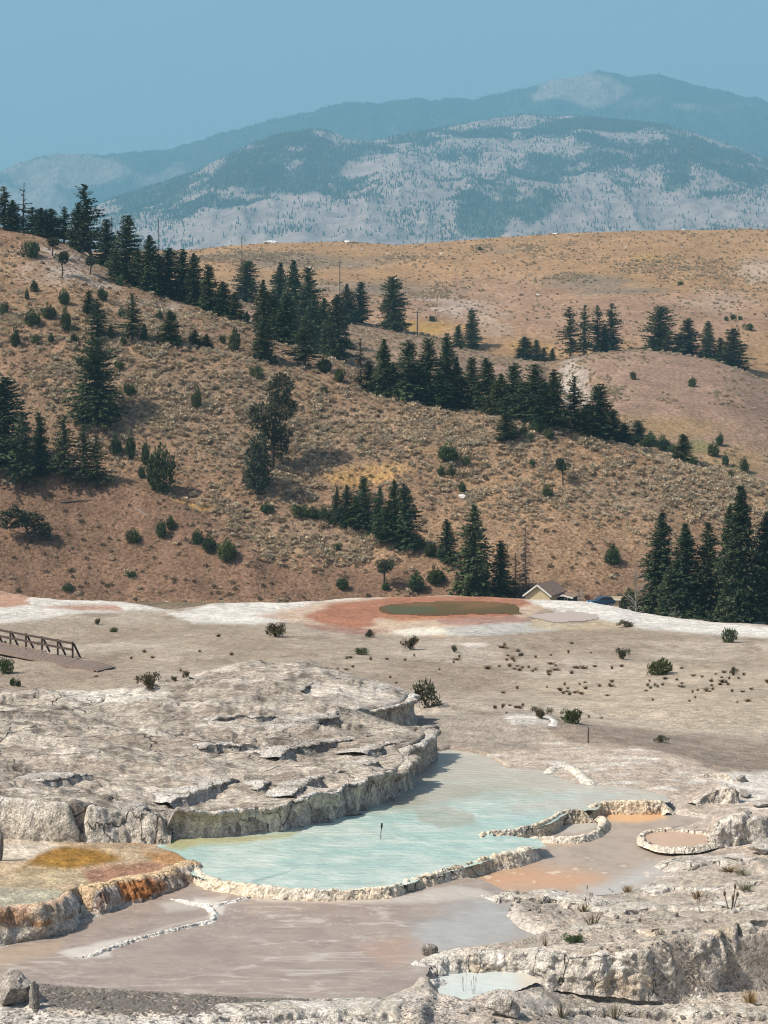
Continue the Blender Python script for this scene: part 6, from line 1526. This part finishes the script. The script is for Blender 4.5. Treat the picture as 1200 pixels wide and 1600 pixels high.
scatter('gravel', 'grey gravel strewn over the near bank', gp, (srng.uniform(.02, .07, len(gp)) ** 1.0)[:, None] * np.array([[1.2, 1, .8]]), GR, srng.integers(0, 3, len(gp)), 4)

# ------------------------------------------------------------------ boardwalk, houses, cars, poles and other small things
def box_vf(x0, x1, y0, y1, z0, z1):
    V = np.array([(x, y, z) for z in (z0, z1) for y in (y0, y1) for x in (x0, x1)], float)
    return V, np.array([(0, 2, 3, 1), (4, 5, 7, 6), (0, 1, 5, 4), (2, 6, 7, 3), (0, 4, 6, 2), (1, 3, 7, 5)])
def beam_vf(a, b, w, h, up=(0, 0, 1)):
    a, b = np.asarray(a, float), np.asarray(b, float)
    t = b - a; t /= np.linalg.norm(t)
    up = np.array(up, float)
    if abs(t @ up) > .95: up = np.array((0, 1., 0))
    s = np.cross(t, up); s /= np.linalg.norm(s); n = np.cross(s, t)
    V = np.array([p + s * i * w / 2 + n * j * h / 2 for p in (a, b) for j in (-1, 1) for i in (-1, 1)])
    return V, np.array([(0, 1, 3, 2), (4, 6, 7, 5), (0, 4, 5, 1), (2, 3, 7, 6), (0, 2, 6, 4), (1, 5, 7, 3)])
def part(name, vf, mat, parent, kind=None):
    o = link(name, make_mesh(name, vf[0], vf[1], smooth=False), mat, parent)
    if kind: o['kind'] = kind
    return o
m_wood = plain_mat('weathered_boards', (.20, .15, .12), .85, .15, vary=(1.5, .75, 1.2, (3, 3, 1)))
m_woodd = plain_mat('dark_rail_wood', (.075, .055, .045), .85, .15, vary=(4, .7, 1.3))
def boardwalk():
    N0 = at_z(0, 1017, -17.7); n1 = on_terrace(153, 1051); N1 = np.array((n1.x, n1.y, n1.z + .12))
    F0 = at_z(0, 1006, -17.7); f1 = on_terrace(181, 1044); F1 = np.array((f1.x, f1.y, f1.z + .12))
    near = lambda t: N0 + (N1 - N0) * t
    far = lambda t: F0 + (F1 - F0) * t
    root = empty('boardwalk', tuple(near(.3)))
    root.location = (0, 0, 0)
    t0 = -1.2; n = int((1 - t0) * np.linalg.norm(N1 - N0) / .16)
    pr = []
    ts = np.linspace(t0, 1, n + 1); rg = np.random.default_rng(3)
    for i in range(n):
        a, b = ts[i], ts[i + 1] - .012 * (ts[1] - ts[0]) / .16
        j = rg.uniform(-.01, .01)
        q = [near(a), near(b), far(b), far(a)]
        q = [p + np.array((0, 0, j)) for p in q]
        V = np.array(q + [p - np.array((0, 0, .05)) for p in q])
        pr.append((V, np.array([(0, 1, 2, 3), (7, 6, 5, 4), (0, 4, 5, 1), (1, 5, 6, 2), (2, 6, 7, 3), (3, 7, 4, 0)])))
    part('deck_planks', join(pr), m_wood, root, 'stuff')
    dn = np.array((0, 0, -.14))
    part('edge_beam', beam_vf(near(t0) + dn, near(.97) + dn * .6, .09, .18), m_wood, root)
    part('edge_beam', beam_vf(far(t0) + dn, far(.97) + dn * .6, .09, .18), m_woodd, root)
    part('kick_rail', beam_vf(far(t0) + np.array((0, 0, .08)), far(.42) + np.array((0, 0, .08)), .1, .09), m_wood, root)
    for t in np.linspace(t0, .82, 11):
        for e in (near, far):
            p = e(t) + np.array((0, .12 if e is near else -.12, -.1)); g = tz(p[0], p[1])
            if p[2] - g > .1: part('support_post', beam_vf((p[0], p[1], g - .2), p, .14, .14), m_woodd, root)
    posts = []
    dx = None
    for u in (-84, -59, -34, -9, 16, 40, 65, 90, 113):
        ln = [(t, abs(float(to_px(far(t))[0]) - u)) for t in np.linspace(t0, 1, 400)]
        t = min(ln, key=lambda q: q[1])[0]
        p = far(t) + np.array((0, .12, 0)); posts.append(p)
        part('rail_post', beam_vf(p - np.array((0, 0, .3)), p + np.array((0, 0, 1.08)), .12, .12), m_woodd, root)
        part('rail_brace', beam_vf(p + np.array((.06, .1, .95)), p + np.array((.42, .75, -.1)), .1, .1), m_woodd, root)
    for z, nm in ((.98, 'top_rail'), (.55, 'middle_rail')):
        o = np.array((0, -.09, z))
        part(nm, beam_vf(posts[0] + o, posts[-1] + o, .06, .15), m_woodd, root)
    tag(root, 'brown plank boardwalk with a dark railing sloping down at the left edge', 'boardwalk')
boardwalk()

m_beige = plain_mat('beige_siding', (.56, .44, .27), .8, .2, vary=(1.2, .92, 1.08))
m_trim = plain_mat('white_trim', (.72, .69, .62), .7, .3)
m_roof = plain_mat('brown_shingles', (.25, .175, .13), .9, .1, vary=(2, .7, 1.3))
m_glass = plain_mat('dark_glass', (.03, .035, .04), .12, .5)
m_darkwall = plain_mat('dark_green_siding', (.045, .055, .05), .8, .2)
def house(name, label, loc, rz, w, L, eave, rise, wallm, roofm, window=None):
    """gable end at local y = 0 facing -y, ridge along +y"""
    root = tag(empty(name, loc, rz), label)
    h = w / 2
    V = np.array([(-h, 0, -.5), (h, 0, -.5), (h, 0, eave), (0, 0, eave + rise), (-h, 0, eave), (-h, L, -.5), (h, L, -.5), (h, L, eave), (0, L, eave + rise), (-h, L, eave)], float)
    me = bpy.data.meshes.new('wall'); me.from_pydata(V.tolist(), [], [(0, 1, 2, 3, 4), (9, 8, 7, 6, 5), (0, 4, 9, 5), (1, 6, 7, 2)]); me.update()
    link('wall', me, wallm, root)
    ov = .35; sl = rise / h
    for s in (-1, 1):
        a = np.array((s * (h + ov), -ov, eave - sl * ov + .05)); b = np.array((0, -ov, eave + rise + .05))
        q = np.array([a, b, b + (0, L + 2 * ov, 0), a + (0, L + 2 * ov, 0)])
        Vr = np.r_[q, q + np.array((0, 0, .14))]
        part('roof', (Vr, np.array([(0, 1, 2, 3), (7, 6, 5, 4), (0, 4, 5, 1), (1, 5, 6, 2), (2, 6, 7, 3), (3, 7, 4, 0)])), roofm, root)
        part('bargeboard', beam_vf(a + np.array((0, -.04, -.02)), b + np.array((0, -.04, -.02)), .06, .26), m_trim, root)
    if window:
        x, z, ww, wh = window
        fr = part('window', box_vf(x - ww / 2 - .08, x + ww / 2 + .08, -.06, .02, z - wh / 2 - .08, z + wh / 2 + .08), m_trim, root)
        part('pane', box_vf(x - ww / 2, x + ww / 2, -.09, -.05, z - wh / 2, z + wh / 2), m_glass, fr)
    return root
gp_ = at_d(840, 914, 375.)
hz = -37.4
tag(house('house', 'small beige gabled house with white trim behind the spring', (gp_[0], 375., hz), -math.atan2(3.6, 10.7), 4.4, 10.5, 3.4, gp_[2] - hz - 3.45, m_beige, m_roof, (.9, 2.15, .85, .5)), cat='house')
q_ = at_d(876, 928, 381.)
tag(house('shed', 'low dark shed in the shade right of the beige house', (q_[0] + .3, 379., hz), -.34, 3.0, 4, 2.6, q_[2] - hz - 2.7, m_darkwall, m_roof, (.5, 2.3, .5, .35)), cat='shed')
q_ = at_d(955, 936, 372.)
tag(house('shed', 'plain beige shed left of the spruces behind the white apron', (q_[0], 372., hz), -.2, 2.6, 4, 2.9, q_[2] - hz - 3.0, m_beige, plain_mat('tan_roof', (.36, .28, .18), .8, .2)), cat='shed')
q_ = at_d(1150, 900, 396.)
tag(house('house', 'pale building half hidden behind the tall spruces', (q_[0], 394., hz), -1.25, 7.5, 14, 4.2, 2.2, plain_mat('cream_wall', (.66, .60, .48), .8, .2), plain_mat('grey_roof', (.42, .40, .38), .8, .2), (1.0, 2.2, 1.0, 1.2)), cat='house')

m_tyre = plain_mat('tyre_rubber', (.02, .02, .02), .8, .2)
m_rim = plain_mat('wheel_metal', (.45, .45, .46), .35, .5, .8)
m_lamp = plain_mat('lamp_glass', (.75, .74, .70), .2, .5)
def disc_vf(c, r, w, sides=14):
    th = np.linspace(0, 2 * math.pi, sides, endpoint=False)
    ring = np.stack([np.cos(th) * r, 0 * th, np.sin(th) * r], -1)
    V = np.r_[ring + (0, -w / 2, 0), ring + (0, w / 2, 0), [[0, -w / 2, 0], [0, w / 2, 0]]] + np.array(c)
    f = [(i, (i + 1) % sides, sides + (i + 1) % sides, sides + i) for i in range(sides)] + [(2 * sides, (i + 1) % sides, i, i) for i in range(sides)] + [(2 * sides + 1, sides + i, sides + (i + 1) % sides, sides + (i + 1) % sides) for i in range(sides)]
    me_q = np.array([q for q in f if q[2] != q[3]]); me_t = np.array([q[:3] for q in f if q[2] == q[3]])
    return V, me_q, me_t
def car(name, label, loc, rz, paint, pickup=False):
    root = empty(name, loc, rz)
    pm = plain_mat(name + '_paint', paint, .3, .5)
    side = [(-2.25, .45), (-2.3, .8), (-2.2, 1.0), (-1.0, 1.06), (2.1, 1.05), (2.3, .95), (2.32, .5), (2.1, .35), (-2.1, .35)]
    def loft(poly, ws):
        V = []
        for (wy, k) in ws:
            V += [(x * k, wy, z) for x, z in poly]
        n = len(poly); f = []
        for i in range(len(ws) - 1):
            for j in range(n): f.append((i * n + j, i * n + (j + 1) % n, (i + 1) * n + (j + 1) % n, (i + 1) * n + j))
        me = bpy.data.meshes.new('body'); me.from_pydata([list(v) for v in V], [], [list(q) for q in f] + [list(range(n))[::-1], [len(V) - n + j for j in range(n)]]); me.update()
        return me
    link('body', loft(side, [(-.92, .96), (-.84, 1), (.84, 1), (.92, .96)]), pm, root)
    cab = [(-.95, 1.04), (-.25, 1.58), (1.0, 1.62), (1.35, 1.04)] if pickup else [(-.95, 1.04), (-.25, 1.6), (1.55, 1.62), (2.1, 1.04)]
    link('cabin', loft(cab, [(-.82, .97), (-.74, 1), (.74, 1), (.82, .97)]), pm, root)
    gl = [(-.78, 1.1), (-.2, 1.52), (.92, 1.54), (1.15, 1.1)] if pickup else [(-.78, 1.1), (-.2, 1.52), (1.45, 1.54), (1.85, 1.1)]
    link('side_windows', loft(gl, [(-.84, 1), (.84, 1)]), m_glass, root)
    part('windscreen', (np.array([(-.96, -.66, 1.08), (-.96, .66, 1.08), (-.3, .62, 1.55), (-.3, -.62, 1.55)]) + (-.02, 0, .02), np.array([(0, 1, 2, 3)])), m_glass, root)
    for x in (-1.45, 1.45):
        for y in (-.84, .84):
            V, q, t = disc_vf((x, y, .34), .34, .24)
            w = link('wheel', make_mesh('wheel', V, [q, t], smooth=False), m_tyre, root)
            V, q, t = disc_vf((x, y * 1.02, .34), .2, .24)
            link('hub', make_mesh('hub', V, [q, t], smooth=False), m_rim, w)
    for y in (-.65, .65): part('headlight', box_vf(-2.33, -2.2, y - .2, y + .2, .72, .88), m_lamp, root)
    return tag(root, label, 'car')
zf_ = -38.05
q_ = at_d(939, 936, 366.)
car('parked_car', 'blue car parked behind the white apron left of the beige shed', (q_[0], 366., q_[2] - 1.2), .4, (.03, .09, .16))
q_ = at_d(1184, 975, 352.)
car('parked_car', 'dark pickup parked under the spruces at the right edge', (q_[0], 352., zf_ + .1), .15, (.03, .04, .055), True)
q_ = at_d(1126, 972, 372.)
car('parked_car', 'pale car seen between the spruce trunks', (q_[0], 368., zf_ + .1), .3, (.62, .60, .55))

m_pole = plain_mat('utility_pole_wood', (.13, .11, .095), .9, .1)
for (u, vb, h, lab) in ((248, 400, 58, 'utility pole rising behind the firs of the left ridge'), (378, 420, 50, 'utility pole before the white rocks of the golden hill'), (531, 472, 66, 'utility pole right of the tall group of firs'), (481, 428, 24, 'distant short utility pole above the tall firs'), (652, 526, 40, 'utility pole with a cross arm right of the broad lone fir'), (175, 400, 62, 'faint utility pole left of the ridge firs')):
    p = on_hills(u, vb, [2] if u != 652 else None); k = p.y / F_PX; H = h * k
    root = empty('utility_pole', p)
    V, f = tube([(0, 0, -.5), (0, 0, H * .5), (0, 0, H)], [.24, .21, .18], 8); part('pole', (V, f), m_pole, root)
    part('cross_arm', beam_vf((-1.3, 0, H * .93), (1.3, 0, H * .93), .18, .18), m_pole, root)
    for x in (-1.15, 0.25, 1.15): part('insulator', beam_vf((x, 0, H * .93 + .1), (x, 0, H * .93 + .4), .14, .14), m_trim, root)
    tag(root, lab, 'utility pole')
m_black = plain_mat('black_metal', (.015, .015, .017), .5, .4)
a, b = at_z(594, 1311, Z_P), None
k = a[1] / F_PX
root = empty('measuring_rod', tuple(a))
V, f = tube([(0, 0, -.3), (.03, 0, 12 * k), (.055, 0, 22 * k)], [.012, .014, .016], 6); part('rod', (V, f), m_black, root)
V, f = tube([(.045, 0, 17 * k), (.055, 0, 22 * k), (.06, 0, 25.5 * k)], [.03, .036, .022], 8); part('head', (V, f), m_black, root)
tag(root, 'thin black rod standing in the middle of the turquoise pool', 'rod')
p = on_terrace(919, 1161); k = p.y / F_PX
V, f = tube([(0, 0, -.2), (0, 0, 12 * k), (.02, 0, 25 * k)], [.03, .03, .028], 6)
o = part('marker_post', (V, f), m_woodd, None); o.location = p; tag(o, 'thin dark post on the gravel flat behind the shelf', 'post')
# fallen logs on the brown slope
for (u0, v0, u1, v1, lab, mt) in ((4, 750, 36, 767, 'pale fallen log on the brown slope at the left edge', m_dead), (95, 786, 142, 782, 'dark fallen log on the brown slope below the grove', m_snag), (214, 797, 232, 808, 'thin pale fallen log above the brown slope junipers', m_dead)):
    p, q = on_hills(u0, v0, [0]), on_hills(u1, v1, [0])
    p, q = np.array(p) + (0, 0, .15), np.array(q) + (0, 0, .15)
    V, f = branches(900 + u0, [p, p + (q - p) * .35, p + (q - p) * .7, q], [.16, .14, .1, .05], 5, .9, .3, .4, 4, 1)
    o = part('fallen_log', (V, f), mt, None); tag(o, lab, 'log')
# pale rocks on the hills
def hill_rock(me, u, v, w, h, label, group=None, which=None):
    p = on_hills(u, v, which); k = p.y / F_PX
    o = link('hill_rock', me, m_ledge); sx, sz = w * k / 1.7, h * k / 1.5
    o.scale = (sx, sx * .8, sz); o.location = (p.x, p.y, p.z + sz * .2); o.rotation_euler = (0, 0, prng.uniform(0, 3))
    tag(o, label, 'rock', group)
for (u, v, w, h, lab) in ((423, 379, 34, 9, 'large white rock outcrop on the skyline of the golden hill'), (543, 379, 16, 7, 'smaller white rock on the skyline right of the outcrop'), (722, 777, 17, 9, 'pale boulder on the slope beside a small juniper'), (620, 437, 10, 5, 'white rock just above the broad lone fir'), (483, 419, 6, 5, 'white rock above the tall group of firs'), (565, 391, 8, 4, 'white rock below the skyline of the golden hill'), (690, 397, 8, 4, 'dark edged rock on the upper golden hill'), (1068, 358, 10, 5, 'pale rock on the skyline at upper right'), (868, 364, 12, 4, 'low pale rock on the middle skyline'), (840, 461, 8, 4, 'white rock above the row of tall pines')):
    hill_rock(ROCK_WHITE[int(u) % 3], u, v, w, h, lab, None, [2] if v < 470 else [0])
for i in range(40):
    hill_rock(ROCK_WHITE[i % 3], prng.uniform(420, 1200), prng.uniform(368, 470), prng.uniform(2.5, 5), prng.uniform(1.5, 3), 'small white stone speckling the golden hill', 'stones on the golden hill', [2])
for i in range(40):
    hill_rock(ROCK_PALE[i % 4], prng.uniform(60, 260), prng.uniform(385, 470), prng.uniform(2, 5), prng.uniform(1.5, 3), 'small pale stone on the gravel of the left ridge', 'stones on the left ridge', [0])

# ------------------------------------------------------------------ haze
def build_haze():
    x0, x1, y0, y1, z0, z1 = -7200, 7200, -60, 20800, -330, 2560
    V = np.array([(x, y, z) for z in (z0, z1) for y in (y0, y1) for x in (x0, x1)], float)
    f = np.array([(0, 2, 3, 1), (4, 5, 7, 6), (0, 1, 5, 4), (2, 6, 7, 3), (0, 4, 6, 2), (1, 3, 7, 5)])
    m = bpy.data.materials.new('haze_air'); m.use_nodes = True
    nt = m.node_tree; nt.nodes.remove(nt.nodes['Principled BSDF'])
    pv = nt.nodes.new('ShaderNodeVolumePrincipled')
    pv.inputs['Color'].default_value = (.36, .77, 1.0, 1)
    pv.inputs['Density'].default_value = HAZE
    pv.inputs['Anisotropy'].default_value = 0.1
    nt.links.new(pv.outputs[0], nt.nodes['Material Output'].inputs['Volume'])
    o = link('haze', make_mesh('haze', V, f, smooth=False), m)
    tag(o, 'thin blue haze over the hills and mountains', None, None, 'stuff')
HAZE = 0.9e-4
build_haze()
